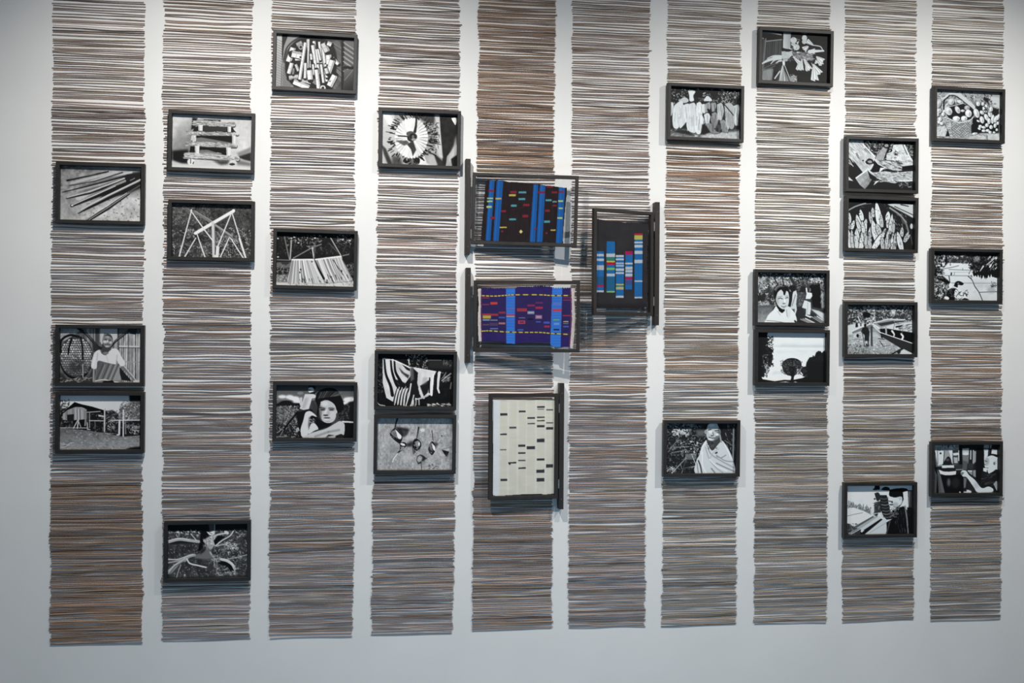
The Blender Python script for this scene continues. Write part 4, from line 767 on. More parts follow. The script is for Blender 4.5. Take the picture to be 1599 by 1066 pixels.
@pic
def H1():
    P = Pic((290, 135, 1255, 175, 1245, 905, 280, 870), 165, 32)
    P.k_(260, (290, 160, 900, 400), 40, 235, 34, 13).k_(120, (290, 400, 460, 860), 60, 235, 40, 14).p(200, 285, 690, 440, 680, 470, 740, 440, 840, 290, 840, soft=6).k_(30, (290, 690, 450, 830), 150, 240, 50, 9, -50, 30).l(60, 10, 290, 835, 430, 845)
    P.p(205, 1100, 220, 1250, 240, 1245, 480, 1150, 360, soft=10).k_(90, (920, 200, 1140, 360), 30, 225, 30, 13).p(45, 1010, 230, 1090, 260, 1080, 330, 1010, 280, soft=6)
    P.c(40, 440, 440, 520, 380, 700, 340, 860, 420, 850, 540, 740, 600, 560, 610, 470, 520).p(35, 840, 520, 900, 560, 930, 640, 1000, 760, 830, 840, 820, 640, soft=4)
    P.l(35, 22, 420, 420, 430, 290, 500, 220, cv=True).l(205, 50, 640, 195, 740, 280, 860, 390, cv=True).l(205, 26, 420, 260, 520, 190, 640, 195, cv=True).l(60, 14, 500, 215, 600, 225, 740, 330, 840, 410, cv=True)
    for (x, y, rx, ry, r, t) in ((490, 450, 52, 66, -30, 205), (530, 310, 46, 50, 20, 200), (660, 310, 50, 26, 15, 205), (625, 430, 34, 60, -25, 205), (700, 445, 30, 18, 0, 205), (765, 400, 40, 36, 0, 175), (785, 485, 48, 58, -10, 222), (605, 562, 54, 36, 0, 228), (720, 562, 46, 40, 0, 222), (345, 340, 40, 70, 20, 190), (340, 450, 50, 40, 0, 200)):
        P.e(30, x + 6, y + 10, rx + 4, ry + 4, r).e(t, x, y, rx, ry, r).e(min(250, t + 22), x - rx * .2, y - ry * .3, rx * .5, ry * .4, r, soft=5).e(t * .7, x + rx * .5, y + ry * .3, rx * .35, ry * .6, r, soft=5, op=.7)
    P.l(200, 9, 440, 390, 560, 370, 720, 330, cv=True)
    P.p(120, 500, 580, 640, 620, 850, 560, 800, 830, 540, 860)
    for j in range(14):
        for i in range(16):
            x, y = 520 + i * 21 - j * .5, 600 + j * 19 + 8 * math.sin(i * .6)
            if x < 845 - j * 4:
                P.l(P.rng.uniform(150, 225), 8, x - 8, y + (5 if (i + j) % 2 else -5), x + 8, y - (5 if (i + j) % 2 else -5)).l(55, 5, x - 6, y + 10, x + 8, y + 7)
    P.l(200, 16, 480, 560, 640, 620, 800, 590, 855, 540, cv=True).p(190, 450, 560, 520, 590, 545, 860, 520, 870).k_(22, (460, 570, 540, 850), 60, 110, 40, 7, 0, 15).p(38, 440, 840, 480, 730, 510, 830)
    P.p(36, 880, 500, 1240, 500, 1240, 780, 940, 780, soft=8).p(45, 900, 340, 1240, 420, 1240, 560, 880, 520, soft=8)
    for (x, y, rx, ry, r) in ((905, 480, 40, 72, -20), (985, 470, 36, 26, 40), (1030, 420, 34, 54, -20), (1060, 380, 30, 50, -10), (1050, 540, 30, 54, -22), (985, 580, 32, 56, -15), (1105, 480, 32, 60, -5), (1120, 420, 28, 40, 0), (1145, 570, 26, 70, 5), (1090, 600, 24, 46, 0), (1190, 570, 24, 56, 15), (1225, 540, 22, 50, 20), (960, 680, 26, 24, 0), (1010, 695, 30, 20, 10), (1058, 662, 26, 30, 0), (1120, 690, 26, 30, 0), (1180, 665, 22, 36, 10), (1010, 745, 30, 20, 0), (1070, 742, 28, 22, 0), (945, 715, 24, 16, 30), (1105, 770, 24, 22, -20), (1165, 770, 20, 16, 0), (1205, 730, 18, 22, 0), (1220, 630, 20, 26, 0), (930, 340, 30, 34, 0), (1000, 340, 22, 28, 0), (930, 600, 26, 14, 30), (875, 790, 44, 16, -10), (365, 575, 28, 32, 0), (350, 620, 24, 24, 0), (390, 640, 26, 26, 0), (410, 500, 26, 30, 0), (320, 510, 34, 24, 0)):
        P.e(25, x + 5, y + 7, rx + 5, ry + 5, r).e(218, x, y, rx, ry, r).e(160, x + rx * .4, y + ry * .2, rx * .4, ry * .7, r, soft=4, op=.6).e(245, x - rx * .3, y - ry * .2, rx * .35, ry * .5, r, soft=3, op=.8)
    P.k_(40, (1020, 320, 1240, 480), 25, 60, 30, 9).p(195, 760, 880, 840, 820, 960, 790, 1245, 790, 1245, 910, 780, 900, soft=4).n(24, 40, poly=((760, 790), (1245, 905))).l(60, 10, 1060, 820, 1065, 900).k_(24, (820, 800, 1060, 890), 90, 200, 60, 10, 20, 20)
    return P


@pic
def H2():
    P = Pic((250, 110, 1205, 140, 1205, 860, 270, 855), 215, 33)
    P.g(700, 290, 222, 700, 860, 208).n(6, 80)
    P.p(60, 250, 110, 1205, 130, 1205, 290, 800, 300, 480, 285, 250, 290).k_(150, (400, 170, 830, 290), 40, 150, 26, 11).k_(16, (480, 180, 700, 215), 150, 215, 24, 10)
    P.p(30, 250, 110, 470, 200, 480, 290, 420, 370, 400, 470, 520, 580, 520, 660, 460, 640, 420, 500, 360, 860, 270, 860, 250, 500, soft=5).p(38, 270, 560, 460, 560, 470, 860, 270, 860, soft=6)
    P.k_(170, (255, 170, 440, 620), 20, 235, 26, 14).k_(170, (270, 520, 500, 850), 25, 235, 28, 15).c(24, 340, 540, 400, 520, 470, 560, 520, 600, 460, 590).l(24, 22, 430, 530, 510, 600)
    P.c(215, 400, 270, 440, 310, 410, 340).e(215, 410, 370, 40, 16, 20)
    P.p(34, 770, 180, 1205, 150, 1205, 520, 1160, 510, 1100, 430, 1040, 540, 1020, 450, 970, 540, 960, 460, 860, 490, 850, 400, 790, 370, 830, 320).k_(120, (780, 200, 1200, 500), 25, 110, 34, 12).e(120, 900, 230, 50, 40, soft=10).k_(24, (860, 190, 950, 270), 70, 190, 26, 10)
    P.l(210, (20, 6), 1000, 340, 950, 420).e(225, 1105, 335, 32, 12, -60).e(215, 895, 430, 30, 14, -40).k_(22, (1080, 190, 1200, 380), 120, 235, 34, 11, -50, 20).l(200, 12, 1050, 320, 1180, 210)
    for i in range(9):
        x = 860 + i * 38
        P.c(30, x, 400, x + 26, 440, x + 12, 530 - abs(i - 4) * 8, x - 12, 450)
    P.l(140, 12, 380, 380, 520, 360, 640, 330, cv=True).l(110, 8, 500, 388, 840, 400).l(150, 5, 520, 430, 840, 428).l(120, 8, 440, 478, 840, 486).l(130, 8, 520, 592, 1200, 598).l(90, 10, 940, 732, 1200, 722)
    P.l(60, 12, 780, 490, 840, 550, 880, 640, 940, 730, 995, 855, cv=True).l(60, 14, 505, 490, 520, 590).p(45, 530, 430, 550, 440, 545, 475, 525, 480).l(120, 8, 585, 430, 578, 470).l(100, 8, 700, 370, 702, 400).e(80, 820, 520, 14, 10).e(120, 425, 445, 20, 26, op=.6).e(110, 520, 315, 10, 14)
    P.c(30, 575, 640, 600, 580, 650, 562, 720, 600, 690, 630, 640, 620, 630, 660).e(120, 640, 600, 14, 10).c(28, 490, 700, 560, 670, 620, 690, 580, 780, 600, 850, 500, 850, 470, 780).k_(50, (470, 660, 640, 850), 20, 90, 30, 14)
    P.p(170, 820, 540, 1140, 590, 1000, 700, 900, 660, soft=24, op=.35).e(150, 1120, 690, 60, 60, soft=16, op=.6).k_(26, (1120, 580, 1200, 660), 50, 150, 26, 10).n(16, 40, 14, poly=((860, 600), (1200, 740)))
    P.e(225, 530, 630, 24, 40).c(222, 590, 720, 640, 660, 720, 760, 780, 800, 700, 850, 610, 830).k_(40, (600, 690, 800, 850), 40, 120, 30, 12).c(36, 680, 850, 740, 820, 800, 850).l(60, 12, 740, 740, 770, 790).e(230, 480, 820, 36, 22, 20)
    return P


@pic
def H3():
    P = Pic((258, 135, 1200, 140, 1210, 870, 260, 870), 40, 34)
    P.p(150, 270, 140, 640, 140, 640, 440, 330, 470, soft=4).p(205, 290, 220, 420, 220, 420, 430, 340, 450).l(60, 8, 330, 230, 340, 430).l(50, 10, 430, 240, 420, 420).e(40, 376, 270, 14, 16).p(205, 490, 220, 545, 220, 545, 430, 520, 320).k_(40, (270, 145, 640, 220), 60, 190, 40, 14)
    P.p(60, 548, 225, 640, 225, 640, 440, 560, 440).p(200, 555, 270, 640, 260, 640, 300, 560, 305).p(170, 565, 330, 625, 330, 625, 420, 575, 420).e(80, 600, 320, 34, 16).l(205, 14, 640, 230, 640, 380)
    P.p(28, 640, 140, 690, 140, 700, 480, 650, 480).p(180, 690, 200, 785, 200, 785, 300, 690, 300).p(120, 690, 300, 790, 300, 780, 430, 700, 430, soft=4).p(90, 700, 380, 770, 400, 760, 530, 690, 520, soft=5).e(220, 740, 280, 40, 22, soft=4).p(45, 790, 200, 830, 200, 830, 560, 790, 560).l(190, 16, 812, 230, 812, 360).l(205, 14, 850, 230, 850, 430).p(150, 840, 240, 890, 240, 890, 400, 850, 440, soft=4).p(60, 780, 420, 860, 430, 850, 510, 770, 510, soft=4)
    P.p(205, 1000, 215, 1065, 215, 1060, 330, 1010, 400).p(150, 1000, 140, 1110, 140, 1110, 200, 1000, 200, soft=4).p(215, 1120, 215, 1195, 225, 1195, 300, 1110, 290).l(60, 16, 1085, 150, 1075, 290)
    P.p(140, 765, 535, 890, 530, 890, 640, 800, 580).l(205, 14, 780, 540, 835, 545).l(60, 12, 840, 520, 850, 640)
    P.c(30, 890, 220, 940, 180, 1000, 220, 1005, 400, 980, 560, 960, 720, 930, 780, 890, 600)
    P.c(40, 400, 450, 420, 410, 480, 320, 520, 350, 540, 420, 560, 450).e(80, 478, 370, 26, 20)
    P.p(205, 395, 455, 570, 450, 575, 488, 400, 492).p(60, 570, 450, 700, 440, 690, 520, 580, 520).l(150, 10, 570, 520, 700, 518).p(40, 370, 500, 600, 495, 600, 550, 400, 560).p(232, 350, 515, 420, 545, 500, 550, 605, 540, 600, 590, 480, 608, 375, 580)
    P.p(26, 380, 600, 600, 600, 700, 560, 720, 870, 420, 870).e(100, 500, 710, 22, 60, soft=12).e(60, 600, 720, 60, 80, soft=14, op=.5)
    P.p(28, 258, 160, 300, 250, 340, 520, 400, 640, 440, 870, 260, 870).p(95, 330, 510, 380, 600, 445, 870, 360, 870).p(80, 280, 480, 330, 600, 320, 870, 260, 870, 300, 640).l(60, 8, 345, 600, 380, 860).l(120, 10, 300, 300, 320, 470)
    P.p(110, 715, 640, 760, 650, 745, 790, 720, 800, soft=3).p(205, 760, 825, 835, 830, 830, 870, 715, 868, 720, 850, 760, 850).e(215, 665, 862, 10, 12).p(45, 760, 620, 900, 760, 880, 870, 780, 820, soft=4)
    P.c(205, 1010, 400, 1050, 320, 1130, 290, 1200, 330, 1205, 520, 1150, 560, 1080, 580, 1055, 520, 1020, 480).c(40, 1050, 330, 1090, 285, 1200, 300, 1205, 340, 1120, 310).e(150, 1050, 400, 34, 60, soft=8, op=.7).e(60, 1160, 430, 16, 24).e(185, 1175, 420, 22, 34, op=.6).l(60, 10, 1020, 390, 1050, 400).l(80, 8, 1040, 495, 1070, 500).l(50, 8, 1010, 440, 1030, 452).p(215, 1000, 500, 1055, 500, 1050, 560, 1000, 545)
    P.c(36, 990, 660, 1060, 600, 1130, 560, 1205, 540, 1205, 870, 1140, 800, 1060, 800, 980, 800).k_(40, (1000, 580, 1200, 800), 30, 85, 60, 12, -20, 25)
    P.c(205, 670, 560, 700, 530, 750, 540, 790, 600, 880, 680, 980, 800, 1080, 780, 1150, 820, 1120, 868, 930, 868, 860, 780, 760, 640, 700, 620).e(120, 690, 580, 22, 20, soft=3).l(80, 7, 690, 560, 720, 570).e(150, 900, 760, 40, 50, soft=16, op=.4).c(150, 1150, 740, 1200, 700, 1205, 840)
    return P

# ---------------------------------------------------------------- woven textiles in the hinged frames
def lin_edges(P, x0, y0, x1, y1, col, teeth=True):
    P.p(col, x0, y0, x1, y0, x1, y1, x0, y1)
    if teeth:
        n = int((x1 - x0) / 9)
        for i in range(n):
            x = x0 + (i + .5) * (x1 - x0) / n
            P.l(tuple(v * .68 for v in col), 2.5, x, y0, x, y1, op=.6)


def T1():
    P = Pic((285, 285, 1310, 330, 1310, 1015, 275, 968), (40, 31, 33), 41, 520, 350)
    P.n(7, 8, 60).n(5, 200)
    for x in (660, 680, 770, 1070, 1085):
        P.l((62, 48, 48), 3, x + 12, 345, x, 985, op=.6)
    blue = (30, 92, 162)
    for b in ((425, 330, 478, 335, 445, 968, 395, 965), (500, 335, 567, 341, 530, 975, 472, 972), (880, 378, 928, 384, 912, 990, 853, 985), (945, 386, 1002, 396, 986, 995, 924, 990), (1143, 410, 1206, 418, 1190, 1010, 1125, 1004)):
        P.p(blue, *b)
        P.l((40, 120, 205), 12, (b[0] * .65 + b[2] * .35), b[1] + 5, b[6] * .65 + b[4] * .35, b[7] - 5, op=.5)
    cy, ye, re = (86, 164, 178), (206, 182, 88), (140, 40, 58)
    for b in ((730, 452, 806, 472), (728, 522, 797, 543), (650, 590, 710, 613), (635, 736, 706, 755), (1010, 538, 1070, 558), (998, 763, 1060, 786)):
        lin_edges(P, *b, cy)
    lin_edges(P, 1080, 556, 1126, 572, (120, 150, 160))
    for b in ((628, 480, 700, 501), (405, 515, 465, 528), (490, 517, 550, 533), (540, 822, 610, 836), (1068, 858, 1122, 872), (1140, 550, 1190, 567), (1145, 627, 1190, 642), (1135, 729, 1188, 746), (402, 544, 460, 560), (398, 600, 452, 622)):
        lin_edges(P, *b, ye if b[0] > 480 and b[0] < 1100 else (190, 212, 130))
    for b in ((640, 446, 706, 471), (780, 584, 843, 607), (552, 647, 600, 669), (772, 699, 833, 726), (1005, 647, 1056, 671), (440, 715, 492, 741), (895, 845, 922, 860), (930, 453, 1000, 476), (1015, 400, 1082, 414), (1070, 455, 1126, 476), (1145, 453, 1196, 470), (1085, 597, 1126, 613), (555, 862, 577, 880), (1015, 886, 1036, 904), (415, 432, 476, 450)):
        lin_edges(P, *b, re)
    P.p((226, 218, 140), 760, 855, 779, 877, 760, 897, 741, 877)
    P.l((110, 36, 44), 3, 640, 650, 830, 605, op=.7)
    P.alpha = P.mask([385, 335, 430, 326, 470, 332, 500, 328, 565, 335, 620, 350, 700, 352, 850, 370, 930, 376, 1000, 390, 1070, 398, 1140, 408, 1228, 420, 1225, 500, 1214, 640, 1205, 800, 1196, 970, 1205, 1000, 1190, 1012, 1125, 1004, 1000, 992, 850, 990, 780, 982, 540, 975, 470, 974, 395, 967, 350, 958, 345, 955, 352, 820, 366, 640, 376, 480])
    return P


def T2():
    P = Pic((232, 280, 1070, 285, 1070, 830, 232, 828), (50, 36, 104), 42, 520, 338)
    P.n(8, 30, 6).p((44, 40, 88), 275, 400, 1020, 400, 1020, 670, 275, 670, soft=20, op=.7)
    P.p((232, 214, 204), 232, 280, 266, 280, 262, 450, 264, 600, 274, 830, 232, 830).p((232, 214, 204), 1022, 280, 1070, 280, 1070, 830, 1016, 830, 1026, 700, 1034, 560, 1030, 420)
    P.k_(160, (232, 290, 264, 820), 190, 245, 14, 5, 90, 30).k_(200, (1032, 290, 1066, 830), 190, 245, 14, 5, 90, 30)
    P.l((110, 50, 74), 6, 270, 330, 268, 560, 275, 760).l((130, 60, 84), 7, 1018, 330, 1026, 480, 1024, 640, 1014, 800)
    b1, b2 = (475, 285, 552, 285, 554, 830, 482, 830), (866, 285, 950, 285, 938, 830, 850, 830)
    for b in (b1, b2):
        P.p((58, 128, 224), *b)
    for i in range(40):
        y = 330 + i * 12
        P.l((92, 150, 232) if i % 2 else (40, 100, 200), 3, 480, y, 550, y, op=.5).l((92, 150, 232) if i % 2 else (40, 100, 200), 3, 868, y, 942, y, op=.5)
    for i in range(26):
        P.l((90, 40, 96), 3, 278, 400 + i * 10, 1018, 402 + i * 10, op=.25)
    R, Y, B, L, D = (196, 58, 70), (206, 178, 84), (70, 110, 200), (176, 170, 196), (24, 20, 40)
    for b, c in (((275, 393, 335, 403), (150, 50, 70)), ((345, 435, 405, 455), (226, 72, 62)), ((275, 450, 335, 461), (150, 62, 84)), ((275, 533, 346, 545), R), ((345, 533, 411, 550), (180, 60, 72)), ((415, 516, 472, 532), (172, 54, 74)), ((280, 548, 350, 574), Y), ((280, 580, 340, 592), (140, 170, 200)), ((345, 584, 406, 592), (150, 160, 180)),
                 ((415, 560, 470, 571), B), ((415, 607, 470, 623), (190, 128, 122)), ((345, 655, 411, 664), (110, 140, 196)), ((340, 610, 410, 636), (92, 66, 110)), ((280, 620, 335, 632), (110, 80, 100)), ((570, 488, 652, 513), R), ((585, 496, 640, 505), (150, 70, 90)), ((658, 455, 718, 470), (160, 50, 90)), ((658, 511, 715, 536), (140, 150, 190)), ((664, 520, 710, 526), (230, 220, 220)), ((660, 574, 708, 584), D),
                 ((725, 435, 786, 446), (130, 54, 104)), ((725, 474, 786, 491), (190, 50, 90)), ((725, 545, 780, 576), (170, 130, 172)), ((735, 556, 772, 564), (220, 190, 190)), ((730, 597, 770, 606), B), ((580, 589, 640, 619), (206, 72, 96)), ((592, 597, 628, 611), (90, 60, 104)), ((585, 564, 640, 572), (120, 120, 170)), ((575, 664, 626, 675), B), ((795, 599, 846, 616), (84, 100, 206)), ((800, 632, 846, 648), (170, 60, 90)),
                 ((478, 538, 552, 549), (206, 60, 76)), ((480, 552, 550, 559), (226, 190, 160)), ((478, 488, 552, 496), (130, 110, 180)), ((868, 493, 946, 513), (216, 66, 80)), ((872, 440, 946, 462), (100, 130, 216)), ((875, 579, 926, 589), (120, 190, 90)), ((880, 610, 926, 626), (110, 170, 236)), ((878, 660, 926, 673), (28, 40, 90)), ((955, 392, 1018, 400), (140, 46, 80)), ((955, 414, 1018, 422), (150, 60, 90)), ((955, 544, 1018, 553), R), ((958, 595, 1002, 603), (200, 190, 150)), ((958, 611, 1002, 618), (120, 130, 130)), ((958, 634, 1006, 646), (80, 110, 200))):
        lin_edges(P, *b, c)
    for line in ((275, 381, 380, 384, 470, 378, 560, 373, 760, 373, 860, 379, 1020, 379), (275, 681, 340, 678, 480, 687, 640, 690, 760, 690, 860, 698, 1020, 707)):
        P.l((70, 60, 40), 13, *line)
        q = curve(list(line), 6)
        for i in range(0, len(q) - 3, 4):
            P.l((222, 200, 92), 9, *q[i:i + 4])
    top = [236, 322, 266, 320]
    for i in range(80):
        x = 270 + i * 9.5
        top += [x, (318 if x < 560 else 308 if x < 860 else 314) - 10 * math.exp(-((x - 750) / 120) ** 2) + (8 if i % 2 else -5) * P.rng.uniform(.2, 1.2)]
    top += [1030, 320, 1056, 318]
    bot = [1042, 828, 1022, 822, 1014, 812, 938, 812, 900, 814, 858, 800, 850, 776, 760, 776, 640, 776, 554, 788, 482, 786, 470, 772, 380, 766, 274, 764, 268, 770, 246, 768, 238, 560, 246, 450]
    P.alpha = P.mask(top + [1052, 420, 1060, 560, 1054, 700] + bot)
    return P


def T3():
    P = Pic((258, 142, 610, 168, 607, 830, 250, 822), (50, 48, 50), 43, 348, 516)
    P.n(5, 60).n(4, 6)
    P.p((36, 34, 36), 250, 770, 607, 775, 607, 830, 250, 830, soft=8)
    B, W, R, Y, G, M = (34, 108, 172), (205, 212, 220), (190, 30, 62), (206, 200, 96), (60, 130, 110), (186, 30, 92)
    for x0, x1, y0, y1, st in ((258, 308, 412, 690, ((430, 446, W), (462, 478, W), (507, 539, (196, 200, 206)), (585, 640, (38, 96, 140)), (640, 653, M), (678, 690, W))),
                               (325, 380, 345, 692, ((428, 451, W), (455, 476, G), (477, 487, Y), (487, 505, R), (524, 539, (130, 200, 120)), (564, 582, W), (590, 680, (36, 108, 150)), (682, 692, (150, 200, 130)))),
                               (385, 438, 438, 728, ((438, 452, W), (461, 473, W), (489, 516, (190, 204, 220)), (498, 506, (90, 140, 190)), (529, 545, W), (554, 566, W), (634, 643, Y), (646, 652, G), (654, 672, (190, 190, 140)), (714, 728, W))),
                               (447, 495, 412, 672, ((412, 436, M), (490, 501, W), (517, 536, (196, 206, 216)), (540, 556, W), (564, 583, W), (588, 606, M), (612, 640, (70, 90, 150)))),
                               (508, 562, 290, 732, ((290, 303, R), (304, 333, (196, 196, 92)), (347, 358, W), (369, 387, W), (409, 431, W), (470, 493, W), (611, 620, W), (722, 732, W)))):
        P.p(B, x0 + 3, y0, x1 + 2, y0, x1 - 1, y1, x0, y1)
        P.n(6, 8, 5, poly=(x0, y0, x1, y0, x1, y1, x0, y1))
        for a, b, c in st:
            lin_edges(P, x0 + 1, a, x1 + 1, b, c)
        P.l((28, 27, 28), 5, x1 + 5, y0, x1 + 1, y1, op=.8)
    P.alpha = P.mask([264, 190, 330, 204, 430, 214, 520, 220, 602, 226, 596, 400, 592, 560, 596, 700, 592, 792, 520, 802, 430, 800, 340, 802, 254, 796, 256, 640, 262, 330, 258, 300])
    return P


def T4():
    P = Pic((233, 178, 645, 182, 642, 855, 233, 850), (226, 223, 213), 44, 330, 540)
    P.p((224, 227, 228), 233, 178, 284, 178, 284, 855, 233, 855, soft=6)
    for x0, x1 in ((285, 332), (345, 395), (407, 455), (462, 515), (527, 580), (590, 645)):
        P.p((217, 212, 196), x0, 178, x1, 178, x1, 855, x0, 855, soft=3, op=.8)
    P.n(5, 60, 14).n(3, 5)
    K, Gy = (44, 44, 50), (120, 120, 120)
    for b in ((285, 288, 333, 305), (287, 427, 330, 438), (290, 735, 335, 750), (340, 622, 393, 633), (407, 272, 453, 285), (405, 505, 452, 520), (405, 557, 453, 568), (407, 660, 455, 671), (463, 319, 515, 330), (460, 517, 515, 538), (527, 244, 578, 256), (527, 316, 578, 325), (527, 340, 578, 348), (527, 374, 578, 389), (527, 467, 578, 491), (527, 602, 578, 617), (525, 679, 578, 701), (527, 737, 578, 761), (588, 389, 635, 406), (588, 644, 635, 667)):
        lin_edges(P, *b, K, False)
        for i in range(5):
            x = b[0] + (i + .5) * (b[2] - b[0]) / 5
            P.l((120, 118, 112), 3, x, b[1] + 3, x, b[3], op=.5)
    for b in ((285, 533, 328, 541), (345, 381, 393, 395), (405, 608, 453, 618), (465, 358, 515, 367), (530, 262, 575, 268), (588, 265, 635, 275), (588, 355, 635, 364)):
        lin_edges(P, *b, Gy, False)
        lin_edges(P, b[0] + 3, b[1] + 2, b[2] - 3, b[3] - 2, (84, 84, 88))
    P.e(K, 350, 634, 6, 8)
    P.alpha = P.mask([236, 198, 310, 200, 400, 206, 500, 200, 600, 195, 644, 195, 644, 846, 576, 852, 560, 846, 480, 844, 400, 846, 300, 850, 246, 848, 242, 838, 240, 700, 242, 600, 238, 400])
    return P


# ---------------------------------------------------------------- helpers
def s2l(v):
    v = np.asarray(v, float) / 255.
    return np.where(v <= .04045, v / 12.92, ((v + .055) / 1.055) ** 2.4)


def link(o, parent=None):
    C.objects.link(o)
    if parent is not None:
        o.parent = parent
    return o


def tag(o, label=None, cat=None, group=None, kind=None):
    for k, v in (('label', label), ('category', cat), ('group', group), ('kind', kind)):
        if v:
            o[k] = v
    return o


def empty(name, loc, rot=(0, 0, 0)):
    o = bpy.data.objects.new(name, None)
    o.empty_display_size = .05
    o.location = loc
    o.rotation_euler = rot
    return link(o)


def mesh_obj(name, bm, mat, parent=None):
    me = bpy.data.meshes.new(name)
    bmesh.ops.recalc_face_normals(bm, faces=bm.faces)
    bm.to_mesh(me)
    bm.free()
    me.materials.append(mat)
    return link(bpy.data.objects.new(name, me), parent)


def np_mesh(name, verts, faces, mat, parent=None, col=None, smooth=False):
    me = bpy.data.meshes.new(name)
    nv, nf, k = len(verts), len(faces), faces.shape[1]
    me.vertices.add(nv)
    me.vertices.foreach_set('co', np.ascontiguousarray(verts, np.float32).ravel())
    me.loops.add(nf * k)
    me.loops.foreach_set('vertex_index', np.ascontiguousarray(faces, np.int32).ravel())
    me.polygons.add(nf)
    me.polygons.foreach_set('loop_start', np.arange(0, nf * k, k, dtype=np.int32))
    if smooth:
        me.polygons.foreach_set('use_smooth', np.ones(nf, bool))
    me.update(calc_edges=True)
    if col is not None:
        a = me.color_attributes.new('tone', 'FLOAT_COLOR', 'POINT')
        a.data.foreach_set('color', np.concatenate([col, np.ones((nv, 1))], 1).astype(np.float32).ravel())
    me.materials.append(mat)
    return link(bpy.data.objects.new(name, me), parent)


def box(bm, x0, x1, y0, y1, z0, z1, bevel=0.):
    v = [bm.verts.new(p) for p in ((x0, y0, z0), (x1, y0, z0), (x1, y1, z0), (x0, y1, z0), (x0, y0, z1), (x1, y0, z1), (x1, y1, z1), (x0, y1, z1))]
    f = [bm.faces.new([v[i] for i in q]) for q in ((0, 3, 2, 1), (4, 5, 6, 7), (0, 1, 5, 4), (1, 2, 6, 5), (2, 3, 7, 6), (3, 0, 4, 7))]
    if bevel:
        es = list({e for q in f for e in q.edges})
        bmesh.ops.bevel(bm, geom=es, offset=bevel, segments=2, affect='EDGES', profile=.5)
    return bm


def cyl(bm, p, axis, r, h, n=16):
    m = Matrix.Translation(p) @ Vector((0, 0, 1)).rotation_difference(Vector(axis)).to_matrix().to_4x4()
    bmesh.ops.create_cone(bm, cap_ends=True, segments=n, radius1=r, radius2=r, depth=h, matrix=m)
    return bm


def ring_frame(bm, W, H, b, yb, yf, ch=.0012, lip=None):
    """mitred rectangular moulding; lip: how deep the inner wall runs back from the face"""
    yi = yb if lip is None else yf + lip

    def loop(w, h, y):
        return [bm.verts.new((sx * w / 2, y, sz * h / 2)) for sx, sz in ((-1, -1), (1, -1), (1, 1), (-1, 1))]
    L = [loop(W, H, yb), loop(W, H, yf + ch), loop(W - 2 * ch, H - 2 * ch, yf), loop(W - 2 * b + 2 * ch, H - 2 * b + 2 * ch, yf), loop(W - 2 * b, H - 2 * b, yf + ch), loop(W - 2 * b, H - 2 * b, yi)]
    if lip is not None:
        L.append(loop(W - 2 * b - .004, H - 2 * b - .004, yi))
        L.append(loop(W - 2 * b - .004, H - 2 * b - .004, yb))
    for A, B in zip(L, L[1:] + L[:1]):
        for i in range(4):
            j = (i + 1) % 4
            bm.faces.new((A[i], A[j], B[j], B[i]))
    return bm


# ---------------------------------------------------------------- materials
def material(name, base=(.5, .5, .5), rough=.6, metal=0., spec=.5):
    m = bpy.data.materials.new(name)
    m.use_nodes = True
    b = m.node_tree.nodes['Principled BSDF']
    b.inputs['Base Color'].default_value = (*base, 1)
    b.inputs['Roughness'].default_value = rough
    b.inputs['Metallic'].default_value = metal
    b.inputs['Specular IOR Level'].default_value = spec
    return m, m.node_tree.nodes, m.node_tree.links, b


def noisy(name, c0, c1, scale, rough, bump=0., stretch=(1, 1, 1), spec=.4):
    m, N, L, b = material(name, c0, rough, 0, spec)
    tc = N.new('ShaderNodeTexCoord'); mp = N.new('ShaderNodeMapping'); nz = N.new('ShaderNodeTexNoise'); rp = N.new('ShaderNodeValToRGB')
    mp.inputs['Scale'].default_value = stretch
    nz.inputs['Scale'].default_value = scale
    nz.inputs['Detail'].default_value = 6
    rp.color_ramp.elements[0].color = (*c0, 1)
    rp.color_ramp.elements[0].position = .3
    rp.color_ramp.elements[1].color = (*c1, 1)
    rp.color_ramp.elements[1].position = .7
    L.new(tc.outputs['Object'], mp.inputs[0]); L.new(mp.outputs[0], nz.inputs['Vector']); L.new(nz.outputs['Fac'], rp.inputs[0]); L.new(rp.outputs[0], b.inputs['Base Color'])
    if bump:
        bp = N.new('ShaderNodeBump')
        bp.inputs['Strength'].default_value = bump
        bp.inputs['Distance'].default_value = .002
        L.new(nz.outputs['Fac'], bp.inputs['Height']); L.new(bp.outputs[0], b.inputs['Normal'])
    return m


def toned(name, rough, spec=.3, weave=0., grain=0.):
    m, N, L, b = material(name, rough=rough, spec=spec)
    a = N.new('ShaderNodeAttribute')
    a.attribute_name = 'tone'
    L.new(a.outputs['Color'], b.inputs['Base Color'])
    if weave or grain:
        tc = N.new('ShaderNodeTexCoord'); mp = N.new('ShaderNodeMapping'); nz = N.new('ShaderNodeTexNoise'); bp = N.new('ShaderNodeBump')
        mp.inputs['Scale'].default_value = (1, 1, 1) if weave else (.06, 1, 1)
        nz.inputs['Scale'].default_value = 700 if weave else 500
        bp.inputs['Strength'].default_value = weave or grain
        bp.inputs['Distance'].default_value = .001
        L.new(tc.outputs['Object'], mp.inputs[0]); L.new(mp.outputs[0], nz.inputs['Vector']); L.new(nz.outputs['Fac'], bp.inputs['Height']); L.new(bp.outputs[0], b.inputs['Normal'])
    return m


